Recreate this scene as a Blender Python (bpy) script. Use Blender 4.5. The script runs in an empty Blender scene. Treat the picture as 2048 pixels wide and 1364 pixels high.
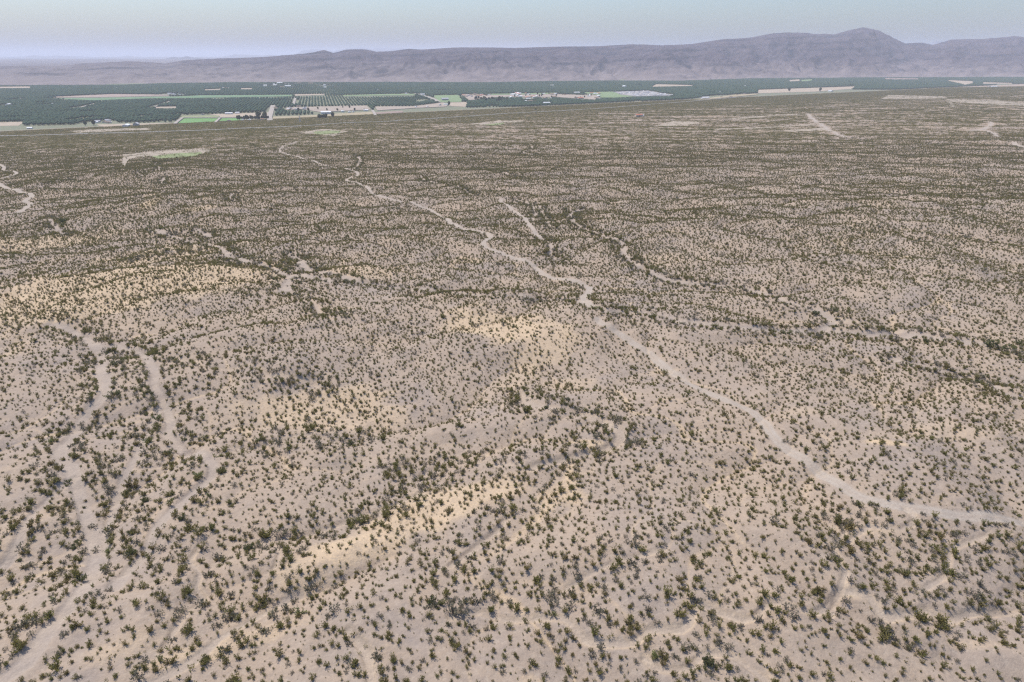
import bpy, bmesh, math, random
import numpy as np
from mathutils import Vector, Matrix

random.seed(7)
rng = np.random.default_rng(11)
R = math.radians
scene = bpy.context.scene
col = scene.collection

# ------------------------------------------------------------------ camera, sky, sun, exposure
CAM_H = 120.0
F = 1365.0                                   # focal length in pixels of the 2048 wide photograph
PITCH = math.atan((682 - 113) / F)
SP, CP = math.sin(PITCH), math.cos(PITCH)
cam_d = bpy.data.cameras.new('camera'); cam = bpy.data.objects.new('camera', cam_d); col.objects.link(cam)
cam.location = (0, 0, CAM_H); cam.rotation_euler = (math.pi / 2 - PITCH, 0, 0)
cam_d.sensor_width = 36; cam_d.lens = 36 * F / 2048
cam_d.clip_start = 1; cam_d.clip_end = 200000
scene.camera = cam

SUN_EL, SUN_AZ = R(63), R(-50)               # azimuth clockwise from the view direction (+Y)
S = Vector((math.cos(SUN_EL) * math.sin(SUN_AZ), math.cos(SUN_EL) * math.cos(SUN_AZ), math.sin(SUN_EL)))
w = bpy.data.worlds.new('World'); scene.world = w; w.use_nodes = True
nt = w.node_tree; nt.nodes.clear()
sky = nt.nodes.new('ShaderNodeTexSky'); sky.sky_type = 'NISHITA'; sky.sun_disc = False
sky.sun_elevation = SUN_EL; sky.sun_rotation = SUN_AZ; sky.altitude = 1200
sky.air_density = 1.4; sky.dust_density = 6.0; sky.ozone_density = 8.5
bg = nt.nodes.new('ShaderNodeBackground'); bg.inputs['Strength'].default_value = 0.135
wo = nt.nodes.new('ShaderNodeOutputWorld')
nt.links.new(sky.outputs[0], bg.inputs['Color']); nt.links.new(bg.outputs[0], wo.inputs['Surface'])
sd = bpy.data.lights.new('sun', 'SUN'); so = bpy.data.objects.new('sun', sd); col.objects.link(so)
sd.energy = 3.9; sd.angle = R(2.5); sd.color = (1.0, 0.93, 0.83)
so.rotation_euler = S.to_track_quat('Z', 'Y').to_euler(); so.location = S * 500

vs = scene.view_settings
vs.view_transform = 'Standard'; vs.look = 'None'; vs.gamma = 1.0; vs.use_curve_mapping = False
vs.exposure = 0.38
cy = scene.cycles
cy.max_bounces = 4; cy.diffuse_bounces = 2; cy.glossy_bounces = 1; cy.transmission_bounces = 1
cy.volume_bounces = 1; cy.transparent_max_bounces = 4
cy.use_denoising = False
cy.use_adaptive_sampling = False
scene.render.film_transparent = False
cy.filter_width = 1.3

HAZE_DENSITY = 5.2e-5
HAZE_COLOR = (0.83, 0.87, 1.0, 1)

# ------------------------------------------------------------------ small helpers
def smooth(a, b, x):
    t = np.clip((x - a) / (b - a), 0, 1)
    return t * t * (3 - 2 * t)

def _hash(ix, iy, seed):
    h = (ix.astype(np.int64) * 374761393 + iy.astype(np.int64) * 668265263 + seed * 974634777) & 0xffffffff
    h = ((h ^ (h >> 13)) * 1274126177) & 0xffffffff
    h = ((h ^ (h >> 16)) * 2246822519) & 0xffffffff
    return (h ^ (h >> 15)) & 0xffffffff

def noise(x, y, seed=0):
    """gradient noise, about -1..1"""
    x = np.asarray(x, float); y = np.asarray(y, float)
    ix = np.floor(x); iy = np.floor(y); fx = x - ix; fy = y - iy
    ix = ix.astype(np.int64); iy = iy.astype(np.int64)
    u = fx * fx * fx * (fx * (fx * 6 - 15) + 10); v = fy * fy * fy * (fy * (fy * 6 - 15) + 10)
    def g(dx, dy):
        a = _hash(ix + dx, iy + dy, seed) * (2 * math.pi / 4294967296.0)
        return np.cos(a) * (fx - dx) + np.sin(a) * (fy - dy)
    n0 = g(0, 0) * (1 - u) + g(1, 0) * u
    n1 = g(0, 1) * (1 - u) + g(1, 1) * u
    return (n0 * (1 - v) + n1 * v) * 1.5

def fbm(x, y, octv, seed=0, gain=0.5):
    s = 0; a = 1; f = 1; t = 0
    for k in range(octv):
        s = s + a * noise(x * f + 17.3 * k, y * f - 9.1 * k, seed + k); t += a; a *= gain; f *= 2.03
    return s / t

def ridged(x, y, octv, seed=0):
    s = 0; a = 1; f = 1; t = 0
    for k in range(octv):
        n = 1 - np.abs(noise(x * f + 5.7 * k, y * f + 3.1 * k, seed + k))
        s = s + a * n * n; t += a; a *= 0.5; f *= 2.1
    return s / t

def tag(o, label=None, cat=None, group=None, kind=None):
    if label: o['label'] = label
    if cat: o['category'] = cat
    if group: o['group'] = group
    if kind: o['kind'] = kind
    return o

def link(name, me, parent=None):
    o = bpy.data.objects.new(name, me); col.objects.link(o)
    if parent is not None: o.parent = parent
    return o

def empty(name, loc=(0, 0, 0), rz=0.0):
    o = link(name, None); o.location = loc; o.rotation_euler = (0, 0, rz); o.empty_display_size = 0.5
    return o

def mesh_np(name, verts, faces, mats=(), smooth_=False, mat_idx=None):
    """verts (n,3); faces (m,k) with one k, or a list of index lists"""
    me = bpy.data.meshes.new(name)
    if isinstance(faces, np.ndarray):
        n, k = faces.shape
        me.vertices.add(len(verts)); me.vertices.foreach_set('co', np.asarray(verts, np.float32).ravel())
        me.loops.add(n * k); me.loops.foreach_set('vertex_index', faces.astype(np.int32).ravel())
        me.polygons.add(n); me.polygons.foreach_set('loop_start', np.arange(0, n * k, k, dtype=np.int32))
        me.update(calc_edges=True)
    else:
        me.from_pydata([tuple(v) for v in verts], [], [list(f) for f in faces]); me.update()
    for m in mats: me.materials.append(m)
    if mat_idx is not None: me.polygons.foreach_set('material_index', np.asarray(mat_idx, np.int32))
    me.polygons.foreach_set('use_smooth', np.full(len(me.polygons), smooth_, dtype=bool))
    return me

# pixel <-> place (pixels of the 2048x1364 photograph)
def ray(px, py):
    u = (np.asarray(px, float) - 1024) / F; v = (682 - np.asarray(py, float)) / F
    return u, CP + SP * v, -SP + CP * v

def on_plane(px, py, z):
    dx, dy, dz = ray(px, py); t = (z - CAM_H) / dz
    return dx * t, dy * t

def at_depth(px, py, y):
    """point at ground distance y straight ahead"""
    dx, dy, dz = ray(px, py); t = y / dy
    return dx * t, y, CAM_H + dz * t

def project(x, y, z):
    zc = z - CAM_H
    d = CP * y - SP * zc; v = SP * y + CP * zc
    d = np.where(d < 1, 1, d)
    return 1024 + F * x / d, 682 - F * v / d, d

# ------------------------------------------------------------------ terrain shape
NX, NY = -0.555, 0.832                        # downslope, from the drone to the valley
VALLEY = -65.0
def svalue(x, y): return NX * x + NY * y
def base(x, y):
    s = np.clip(svalue(x, y), -2500, 2350)
    return VALLEY * s / 2350

MOUNDS_PX = [  # px, py, radius across, radius along (m), height
    (1640, 930, 45, 32, 5.0), (1290, 925, 42, 30, 4.5), (1760, 1085, 36, 26, 5.0), (1330, 1130, 34, 24, 5.5),
    (1560, 1160, 30, 22, 4.0), (1040, 660, 65, 60, 7.0), (640, 640, 85, 75, 9.0), (560, 720, 60, 40, 5.0),
    (340, 392, 120, 110, 10.0), (280, 315, 130, 120, 9.0), (200, 560, 110, 70, 7.0), (620, 815, 60, 36, 4.5),
    (860, 1030, 60, 40, 5.0), (1180, 860, 50, 34, 5.0), (1900, 880, 60, 44, 5.0), (1480, 700, 70, 60, 6.0),
    (1800, 590, 90, 80, 6.0), (1000, 1210, 36, 24, 4.0), (1500, 1300, 30, 18, 3.0), (1830, 1290, 34, 20, 3.5),
    (1250, 640, 40, 36, 4.0), (700, 480, 120, 90, 6.0), (1480, 480, 150, 90, 6.0), (1850, 420, 200, 100, 7.0),
    (380, 1190, 34, 22, 2.5), (1120, 1000, 40, 26, 3.5), (1950, 1000, 40, 28, 4.0)]
_mx, _my = on_plane([m[0] for m in MOUNDS_PX], [m[1] for m in MOUNDS_PX], -4.0)
MOUNDS = [(_mx[i], _my[i], m[2], m[3], m[4]) for i, m in enumerate(MOUNDS_PX)]

def spurs(x, y):
    wx = x + 14 * noise(x / 48, y / 48, 43); wy = y + 14 * noise(x / 48, y / 48, 44)
    return np.abs(noise(wx / 62, wy / 62, 47) + 0.25 * noise(wx / 25, wy / 25, 49)), np.abs(noise(wx / 24, wy / 24, 48))

def relief(x, y, fine=True):
    s = svalue(x, y); fade = 1 - smooth(1300, 2250, s)
    z = np.zeros_like(x)
    for mx, my, ra, rb, h in MOUNDS:
        q = ((x - mx) / ra) ** 2 + ((y - my) / rb) ** 2
        z += h * np.exp(-q * 1.1)
    wx = x + 18 * noise(x / 70, y / 70, 41); wy = y + 18 * noise(x / 70, y / 70, 42)
    z += 3.2 * fbm(wx / 120, wy / 120, 2, 3)
    b1, b2 = spurs(x, y)
    nearmid = 1 - 0.6 * smooth(500, 1200, y)
    z += nearmid * 6.5 * np.minimum(b1, 0.6) + nearmid * 1.8 * np.minimum(b2, 0.6)
    # long parallel ridges and draws of the far fan
    far = smooth(420, 800, y) * smooth(-500, 200, x + 0.2 * y)
    a = R(14); u = -math.cos(a) * x + math.sin(a) * y; q = math.sin(a) * x + math.cos(a) * y
    q = q + 30 * noise(u / 300, q / 160, 77)
    z += far * 4.0 * fbm(u / 420, q / 74, 2, 21)
    if fine:
        near = 1 - smooth(300, 900, y)
        z += near * (0.5 * ridged(wx / 17, wy / 17, 2, 31) + 0.18 * noise(x / 4.3, y / 4.3, 5))
    return z * fade

def H0(x, y): return base(x, y) + relief(x, y, False)

def on_ground(px, py):
    px = np.asarray(px, float); py = np.asarray(py, float)
    dx, dy, dz = ray(px, py)
    ts = np.geomspace(70, 9000, 420)
    X = dx[:, None] * ts; Y = dy[:, None] * ts; Z = CAM_H + dz[:, None] * ts
    below = Z < H0(X, Y)
    k = np.argmax(below, axis=1); k = np.where(below.any(axis=1), np.maximum(k, 1), len(ts) - 1)
    lo = ts[k - 1]; hi = ts[k]
    for _ in range(14):
        m = (lo + hi) / 2
        b = CAM_H + dz * m < H0(dx * m, dy * m)
        hi = np.where(b, m, hi); lo = np.where(b, lo, m)
    return dx * hi, dy * hi

def catmull(P, step):
    P = np.asarray(P, float); out = []
    Q = np.vstack([2 * P[0] - P[1], P, 2 * P[-1] - P[-2]])
    for i in range(1, len(Q) - 2):
        n = max(2, int(np.linalg.norm(Q[i + 1] - Q[i]) / step))
        t = np.linspace(0, 1, n, endpoint=False)[:, None]
        out.append(0.5 * ((2 * Q[i]) + (-Q[i - 1] + Q[i + 1]) * t + (2 * Q[i - 1] - 5 * Q[i] + 4 * Q[i + 1] - Q[i + 2]) * t ** 2
                          + (-Q[i - 1] + 3 * Q[i] - 3 * Q[i + 1] + Q[i + 2]) * t ** 3))
    out.append(P[-1:]); return np.vstack(out)

# ------------------------------------------------------------------ roads, washes and rills traced on the ground
ROADS_PX = [
    (3.3, [(2120, 1060), (2048, 1051), (1960, 1036), (1870, 1025), (1800, 1015), (1740, 1001), (1700, 985), (1660, 960), (1620, 931), (1570, 896), (1545, 870), (1530, 850), (1505, 825), (1460, 803), (1420, 788), (1390, 775), (1360, 757), (1335, 742), (1300, 710), (1270, 689), (1240, 669), (1205, 649), (1196, 640)]),
    (3.3, [(1213, 623), (1186, 613), (1165, 597), (1175, 588), (1179, 576), (1158, 566), (1107, 557), (1083, 548), (1066, 531), (1039, 519), (1005, 507), (967, 490), (982, 474), (953, 463), (919, 454), (892, 437), (865, 422), (845, 415), (800, 403), (755, 390), (740, 380), (723, 371), (711, 365), (692, 361), (705, 354), (717, 349), (702, 341), (664, 334), (641, 328), (626, 321), (597, 314), (573, 308), (559, 300), (576, 290), (597, 283)]),
    (4.5, [(0, 358), (20, 352), (33, 347), (26, 343), (6, 341), (9, 335), (-10, 326)]),
    (5.0, [(-20, 362), (0, 368), (12, 376), (38, 382), (61, 387), (63, 394), (50, 402), (61, 409), (50, 418), (38, 426)]),
    (8.0, [(1615, 228), (1625, 236), (1642, 247), (1655, 258), (1672, 266), (1690, 273)]),
    (7.0, [(1980, 244), (1981, 250), (1974, 254), (1965, 259), (1938, 261)]),
    (7.0, [(1972, 262), (1987, 266), (1996, 273)]),
    (7.0, [(2028, 285), (2050, 295), (2090, 312)]),
    (3.0, [(1001, 399), (1020, 415), (1042, 433), (1064, 456), (1083, 478)]),
]
WASH_PX = [  # width, depth, buff, line
    (4.4, 0.8, 0.1, [(100, 650), (150, 664), (190, 690), (202, 720), (206, 760), (208, 792), (180, 820), (161, 857), (128, 893), (127, 925), (150, 953), (161, 990), (171, 1040), (191, 1079), (192, 1110), (188, 1150), (150, 1200), (100, 1250), (46, 1325), (0, 1362), (-60, 1420)]),
    (2.6, 0.6, 0.1, [(150, 953), (102, 994), (65, 1028), (34, 1086), (-10, 1150)]),
    (3.6, 0.8, 0.2, [(230, 690), (280, 710), (304, 731), (308, 768), (335, 826), (342, 850), (330, 867), (342, 885), (369, 905), (420, 919), (424, 946), (393, 980), (342, 1021), (314, 1055), (301, 1086), (273, 1124), (230, 1170)]),
    (2.5, 0.5, 0.1, [(308, 768), (322, 800), (300, 850), (270, 920), (235, 1000), (215, 1060)]),
    (1.6, 0.8, 0.8, [(369, 905), (430, 893), (493, 897), (540, 884), (567, 878), (610, 872), (640, 874), (681, 886), (720, 880)]),
    (5.0, 1.0, 0.25, [(2110, 722), (2048, 711), (2002, 696), (1938, 683), (1894, 677), (1812, 672), (1733, 669), (1669, 664), (1600, 661), (1527, 658), (1448, 652), (1400, 646), (1350, 640), (1298, 628), (1255, 624), (1211, 621), (1175, 609), (1141, 599), (1039, 591), (953, 592), (871, 586), (817, 580), (765, 573), (714, 562), (680, 551), (641, 544), (611, 535), (594, 520), (579, 506)]),
    (3.5, 0.8, 0.2, [(1379, 568), (1430, 570), (1485, 575), (1527, 586), (1565, 601), (1590, 608), (1630, 622), (1660, 637), (1664, 650), (1640, 660)]),
    (3.0, 0.6, 0.9, [(1679, 640), (1720, 646), (1760, 655), (1800, 664)]),
    (4.5, 0.7, 0.1, [(302, 460), (331, 471), (367, 479), (411, 488), (440, 496), (463, 519), (500, 524), (529, 532), (559, 544), (576, 552), (632, 558), (664, 563)]),
    (4.5, 0.5, 0.0, [(393, 459), (405, 465), (422, 476)]),
    (5.0, 0.5, 0.0, [(580, 557), (572, 568), (569, 582)]),
    (2.4, 0.5, 0.1, [(1032, 399), (1059, 411), (1070, 428), (1066, 440)]),
    (2.4, 0.5, 0.1, [(1052, 404), (1083, 421), (1093, 442), (1099, 453)]),
    (4.0, 0.7, 0.1, [(1165, 420), (1141, 428), (1145, 444), (1172, 462), (1213, 476), (1244, 490), (1254, 514), (1281, 534), (1312, 551), (1379, 568)]),
    (2.0, 0.5, 0.1, [(1083, 478), (1104, 496), (1098, 510), (1115, 525)]),
    (1.5, 0.6, 1.0, [(900, 1236), (960, 1225), (1017, 1243), (1073, 1237), (1117, 1234), (1141, 1246), (1158, 1269), (1182, 1286), (1220, 1289), (1264, 1286), (1290, 1266), (1317, 1257), (1366, 1260), (1381, 1243), (1390, 1214), (1416, 1216), (1440, 1228), (1484, 1239), (1513, 1231), (1528, 1214), (1557, 1206), (1598, 1218), (1630, 1223), (1652, 1214), (1673, 1191), (1707, 1185), (1741, 1199), (1758, 1225), (1782, 1236), (1826, 1228), (1854, 1221), (1895, 1241), (1929, 1231), (1997, 1228), (2060, 1234)]),
    (1.4, 0.6, 1.0, [(1290, 1318), (1311, 1336), (1352, 1339), (1384, 1332), (1402, 1313), (1440, 1308), (1469, 1316), (1504, 1339), (1528, 1358), (1550, 1385)]),
    (1.8, 0.4, 0.8, [(600, 1190), (557, 1213), (498, 1245), (440, 1281), (396, 1316), (322, 1358), (260, 1390)]),
    (1.6, 0.7, 0.9, [(700, 1260), (725, 1290), (738, 1316), (743, 1364), (750, 1400)]),
    (1.1, 0.6, 0.9, [(408, 1080), (393, 1102), (379, 1122), (402, 1146), (393, 1175), (410, 1204), (379, 1222), (355, 1251), (323, 1301)]),
    (2.6, 0.5, 0.2, [(1790, 720), (1859, 737), (1907, 752), (1954, 764), (2002, 785), (2048, 798), (2100, 812)]),
    (2.6, 1.0, 1.0, [(500, 588), (537, 585), (581, 586), (611, 594), (631, 610), (643, 629), (666, 638)]),
    (1.2, 0.6, 1.0, [(350, 716), (376, 721), (393, 724), (408, 736), (464, 738), (525, 740), (537, 752), (587, 755), (622, 764), (643, 783)]),
    (3.2, 0.9, 0.9, [(1040, 790), (1058, 805), (1093, 811), (1152, 829), (1211, 849), (1243, 873), (1219, 896), (1170, 908), (1100, 925), (1060, 935)]),
    (1.6, 0.8, 0.8, [(800, 935), (822, 960), (860, 942), (920, 925), (1000, 930), (1040, 925)]),
    (1.4, 0.7, 0.9, [(560, 1080), (620, 1070), (690, 1045), (760, 1020), (830, 990), (870, 965)]),
    (1.4, 0.8, 0.9, [(900, 1130), (960, 1090), (1000, 1060), (1010, 1040)]),
    (1.0, 0.6, 0.9, [(500, 1090), (545, 1085), (557, 1110), (545, 1140)]),
    (1.2, 0.45, 0.9, [(1690, 1090), (1740, 1055), (1800, 1060), (1830, 1040), (1810, 1020)]),
    (1.0, 0.4, 0.8, [(1660, 1230), (1690, 1140), (1668, 1100), (1690, 1060)]),
    (1.2, 0.4, 0.6, [(1850, 1180), (1890, 1150), (1905, 1100), (1980, 1070)]),
    (1.0, 0.35, 0.7, [(1130, 1180), (1180, 1150), (1250, 1120), (1330, 1100)]),
    (2.0, 0.5, 0.3, [(270, 520), (330, 505), (390, 505), (430, 500)]),
    (3.5, 0.5, 0.2, [(95, 436), (112, 455), (130, 470)]),
    (3.0, 0.4, 0.2, [(285, 352), (275, 343), (318, 340), (310, 328), (335, 322)]),
    (3.0, 0.4, 0.2, [(320, 362), (328, 355), (322, 368)]),
    (3.0, 0.4, 0.2, [(465, 388), (460, 398), (470, 402)]),
    (3.0, 0.4, 0.3, [(955, 340), (965, 338), (1010, 346), (1045, 357)]),
    (4.5, 0.4, 0.2, [(1060, 288), (1064, 298), (1048, 305), (1075, 310)]),
    (4.0, 0.4, 0.2, [(715, 312), (720, 322), (708, 335), (704, 342)]),
    (2.6, 0.4, 0.2, [(842, 352), (855, 362), (900, 368), (935, 385)]),
    (2.0, 0.4, 0.2, [(905, 372), (930, 380), (945, 392)]),
    (3.5, 0.4, 0.2, [(80, 376), (120, 362), (150, 354)]),
]
LINES = []                                    # (kind, width, depth, buff, pts)
def _trace(px, wide):
    P = np.array(px, float); X, Y = on_ground(P[:, 0], P[:, 1])
    return X, Y
for kind, src in (('road', ROADS_PX), ('wash', WASH_PX)):
    for it in src:
        width, depth, buff, line = (it[0], 0.15, 0.0, it[1]) if kind == 'road' else it
        X, Y = _trace(line, width)
        d = float(np.median(np.hypot(X, Y)))
        P = catmull(np.stack([X, Y], 1), max(2.5, d / 90))
        wob = 0.25 if kind == 'road' else 0.6
        P[:, 0] += wob * width * 0.5 * noise(P[:, 0] / 14, P[:, 1] / 14, 91)
        P[:, 1] += wob * width * 0.5 * noise(P[:, 0] / 14, P[:, 1] / 14, 92)
        LINES.append((kind, width, depth, buff, P))

def line_distance(x, y, P, reach):
    d = np.full(x.shape, 1e9)
    for a in range(0, len(P) - 1, 8):
        seg = P[a:a + 9]
        lo = seg.min(0) - reach; hi = seg.max(0) + reach
        idx = np.nonzero((x > lo[0]) & (x < hi[0]) & (y > lo[1]) & (y < hi[1]))[0]
        if not len(idx): continue
        qx = x[idx]; qy = y[idx]; best = np.full(len(idx), 1e9)
        for k in range(len(seg) - 1):
            ax, ay = seg[k]; bx, by = seg[k + 1]; vx, vy = bx - ax, by - ay
            L = vx * vx + vy * vy + 1e-9
            t = np.clip(((qx - ax) * vx + (qy - ay) * vy) / L, 0, 1)
            best = np.minimum(best, np.hypot(qx - ax - t * vx, qy - ay - t * vy))
        d[idx] = np.minimum(d[idx], best)
    return d

def in_poly(px, py, poly):
    inside = np.zeros(np.shape(px), bool); n = len(poly)
    for i in range(n):
        x1, y1 = poly[i]; x2, y2 = poly[(i + 1) % n]
        if y1 == y2: continue
        c = ((y1 > py) != (y2 > py)) & (px < (x2 - x1) * (py - y1) / (y2 - y1) + x1)
        inside ^= c
    return inside

BUFF_PX = [  # ellipses of pale yellow soil: px, py, rx, ry, tilt (deg), strength
    (215, 578, 250, 52, -6, 1.0), (345, 510, 100, 22, -5, 0.75), (60, 486, 120, 12, -4, 0.7), (110, 610, 150, 38, 0, 0.8),
    (615, 812, 190, 34, -6, 0.75), (700, 840, 140, 28, -4, 0.6), (985, 652, 130, 42, 8, 0.95), (1075, 712, 75, 46, -25, 0.8),
    (880, 1015, 190, 62, -16, 0.85), (720, 1095, 150, 52, -12, 0.9), (600, 1150, 80, 40, 0, 0.5), (705, 536, 70, 18, 8, 0.7),
    (1775, 886, 36, 8, 8, 1.0), (400, 1310, 170, 34, -22, 0.6), (240, 1300, 130, 40, -15, 0.35), (1700, 1062, 80, 14, 0, 0.45),
    (1330, 748, 30, 5, 0, 0.9), (300, 405, 18, 5, 0, 1.0), (410, 395, 30, 4, 0, 0.7), (395, 418, 26, 5, -15, 0.8), (310, 388, 22, 3, -10, 0.8),
    (1860, 870, 120, 30, 0, 0.35), (1190, 1180, 60, 12, 0, 0.3), (1130, 770, 60, 16, 0, 0.45), (1620, 820, 60, 16, 0, 0.25), (1950, 1290, 60, 12, 0, 0.4)]
_bx, _by = on_ground([b[0] for b in BUFF_PX], [b[1] for b in BUFF_PX])
CLEAR_PX = [  # bare or grassed clearings on the fan (traced outlines)
    ('clear', [(246, 309), (330, 301), (416, 297), (424, 301), (405, 308), (340, 309), (300, 313), (258, 318), (250, 333), (244, 330)]),
    ('grass', [(303, 313), (345, 307), (402, 304), (404, 308), (375, 314), (317, 317)]),
    ('clear', [(595, 265), (640, 258), (690, 260), (692, 264), (670, 271), (650, 271)]),
    ('grass', [(625, 264), (655, 261), (682, 261), (680, 266), (650, 269), (631, 268)]),
    ('clear', [(937, 248), (996, 241), (1054, 241), (1040, 245), (1000, 246), (966, 250)]),
    ('grass', [(966, 249), (1009, 245), (1006, 249), (982, 251)]),
    ('clear', [(1306, 253), (1345, 242), (1407, 244), (1376, 250), (1340, 253)]),
    ('clear', [(1560, 262), (1600, 258), (1652, 255), (1656, 260), (1590, 264)]),
    ('clear', [(1427, 258), (1530, 254), (1636, 248), (1636, 250), (1530, 257), (1430, 260)]),
    ('clear', [(1460, 237), (1550, 229), (1600, 228), (1598, 230), (1550, 232), (1470, 239)]),
    ('clear', [(1762, 198), (1775, 190), (1830, 191), (1890, 193), (1890, 197), (1830, 198)]),
    ('clear', [(1895, 199), (1989, 200), (2070, 208), (2070, 213), (1972, 209), (1904, 203)]),
    ('clear', [(140, 262), (200, 258), (300, 256), (300, 260), (240, 262), (150, 266)]),
    ('clear', [(1888, 193), (1893, 194), (1912, 214), (1905, 215)]),
]

def fields(x, y, fine=True):
    """height and soil masks at ground points"""
    n = len(x)
    z = base(x, y) + relief(x, y, fine)
    road = np.zeros(n); wash = np.zeros(n); rbuff = np.zeros(n); near_w = np.full(n, 1e9); near_r = np.full(n, 1e9)
    dist = np.hypot(x, y)
    jit = noise(x / 6.5, y / 6.5, 61) * 0.5 + noise(x / 2.6, y / 2.6, 62) * 0.3
    jitf = noise(x / 25, y / 25, 63)
    for kind, width, depth, buff, P in LINES:
        reach = width * 2 + 14
        d = line_distance(x, y, P, reach)
        m = d < reach
        if not m.any(): continue
        dm = d[m]; hw = width / 2
        if kind == 'road':
            near_r[m] = np.minimum(near_r[m], dm - hw)
            soft = np.maximum(0.5, dist[m] / 900)
            k = 1 - smooth(hw - soft * .5, hw + soft, dm + 0.35 * jit[m])
            k = k * (0.80 - 0.40 * np.exp(-(dm / 0.45) ** 2) + 0.4 * jit[m])
            road[m] = np.maximum(road[m], np.clip(k, 0, 1))
            z[m] -= 0.15 * k
        else:
            hv = hw * (0.95 + 0.5 * jitf[m])
            near_w[m] = np.minimum(near_w[m], dm - hv)
            soft = np.maximum(0.6, dist[m] / 900)
            k = 1 - smooth(hv - soft * .5, hv + soft, dm + 0.5 * jit[m])
            if buff > 0.5:
                rb = (1 - smooth(hv * .7, hv * 1.35 + 0.5, dm + 0.9 * jit[m])) * buff
                rbuff[m] = np.maximum(rbuff[m], rb)
                wash[m] = np.maximum(wash[m], k * 0.8)
            else:
                wash[m] = np.maximum(wash[m], k)
                rbuff[m] = np.maximum(rbuff[m], k * buff)
            z[m] -= depth * (1 - smooth(hv * 0.6, hv * 1.25 + 0.5, dm))
    wash = wash * (1 - road)
    px, py, _ = project(x, y, z)
    bn = 0.55 * noise(x / 22, y / 22, 51) + 0.35 * noise(x / 7, y / 7, 52) + 0.5 * noise(x / 60, y / 60, 53)
    buff = rbuff.copy()
    for i, (cx, cy_, rx, ry, tilt, st) in enumerate(BUFF_PX):
        # ellipse taken on the ground: its half axes in metres from the photo's scale there
        gx, gy = _bx[i], _by[i]; dd = math.hypot(gx, gy)
        kx = dd * 1.08 / F; ky = kx / max(0.10, CAM_H / dd)
        ex = (x - gx) / (rx * kx); ey = (y - gy) / (ry * ky) + math.tan(R(tilt)) * ex * (rx * kx) / (ry * ky) * (ky / kx)
        q = np.sqrt(ex * ex + ey * ey) + 0.62 * bn
        buff = np.maximum(buff, st * (1 - smooth(0.55, 1.15, q)))
    buff = np.maximum(buff, 0.5 * smooth(0.25, 0.75, fbm(x / 95, y / 95, 3, 71)) * (1 - smooth(700, 1500, y)))
    b1, b2 = spurs(x, y)
    kfar = np.clip(dist / 300, 1, 4)
    rill = (1 - smooth(0.008, 0.030 * kfar, b1 + 0.02 * jit)) * 0.75 * (1 - smooth(350, 700, y))
    rill = np.maximum(rill, (1 - smooth(0.01, 0.05, b2 + 0.03 * jit)) * 0.40 * (1 - smooth(200, 350, y)))
    rill *= smooth(-0.35, 0.25, noise(x / 80, y / 80, 57))
    buff = np.maximum(buff, rill)
    clear = np.zeros(n); grass = np.zeros(n)
    jx = px + 1.2 * noise(x / 30, y / 30, 81); jy = py + 0.5 * noise(x / 40, y / 40, 82)
    for kind, poly in CLEAR_PX:
        a = np.array(poly)
        m = np.nonzero((jx > a[:, 0].min()) & (jx < a[:, 0].max()) & (jy > a[:, 1].min()) & (jy < a[:, 1].max()) & (y > 100))[0]
        if not len(m): continue
        k = in_poly(jx[m], jy[m], poly)
        if kind == 'clear': clear[m[k]] = 1
        else: grass[m[k]] = 1; clear[m[k]] = 0
    s = svalue(x, y)
    valley = smooth(2330, 2380, s)
    # vegetation density multiplier
    a = R(14); u = -math.cos(a) * x + math.sin(a) * y; q = math.sin(a) * x + math.cos(a) * y
    q2 = q + 30 * noise(u / 300, q / 160, 77)
    farw = smooth(420, 800, y) * smooth(-500, 200, x + 0.2 * y)
    st = fbm(u / 420, q2 / 74, 2, 21)
    dn = np.abs(noise(u / 950 + 0.12 * noise(x / 400, y / 400, 78), (q2 + 6 * noise(u / 60, q / 40, 79)) / 48, 80))
    draw = farw * (1 - smooth(2350, 2700, y))
    wash = np.maximum(wash, draw * 0.7 * (1 - smooth(0.012, 0.045, np.abs(dn - 0.11))) * smooth(-0.1, 0.4, noise(u / 500, q / 120, 83)))
    veg = 1.12 + 0.50 * fbm(x / 45, y / 45, 2, 101) + 0.38 * noise(x / 130, y / 130, 103)
    veg = veg - farw * st * 1.25
    veg = veg + 1.3 * smooth(0.2, 0.55, noise(x / 38 + 0.01 * y, y / 90, 105)) * smooth(330, 500, y) * (1 - farw)
    veg = veg + (1 - 0.5 * smooth(900, 1500, y)) * (0.85 * (1 - smooth(0.02, 0.16, b1)) + 0.35 * (1 - smooth(0.02, 0.2, b2)) - 0.25)
    veg = veg + draw * (1.5 * (1 - smooth(0.02, 0.12, dn)) - 0.35)
    veg = np.clip(veg + 0.25 * smooth(600, 1200, y), 0.5, 2.4)
    veg = np.where(near_w < 8, veg + 1.6 * (1 - np.clip(near_w / 8, 0, 1)), veg)
    veg = veg * (1 - 0.38 * buff)
    veg = np.where(near_w < 0.2, np.where(noise(x / 9, y / 9, 107) > 0.5, 0.8, 0.03), veg)
    veg = np.where(near_r < 0.3, 0.0, np.where(clear + grass > 0.3, np.where(noise(x / 16, y / 16, 109) > 0.2, 0.35, 0.0), veg))
    return dict(z=z, road=road, wash=wash, buff=np.clip(buff, 0, 1), clear=clear, grass=grass, valley=valley, veg=veg,
                near_w=near_w, near_r=near_r, px=px, py=py, s=s)

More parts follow.
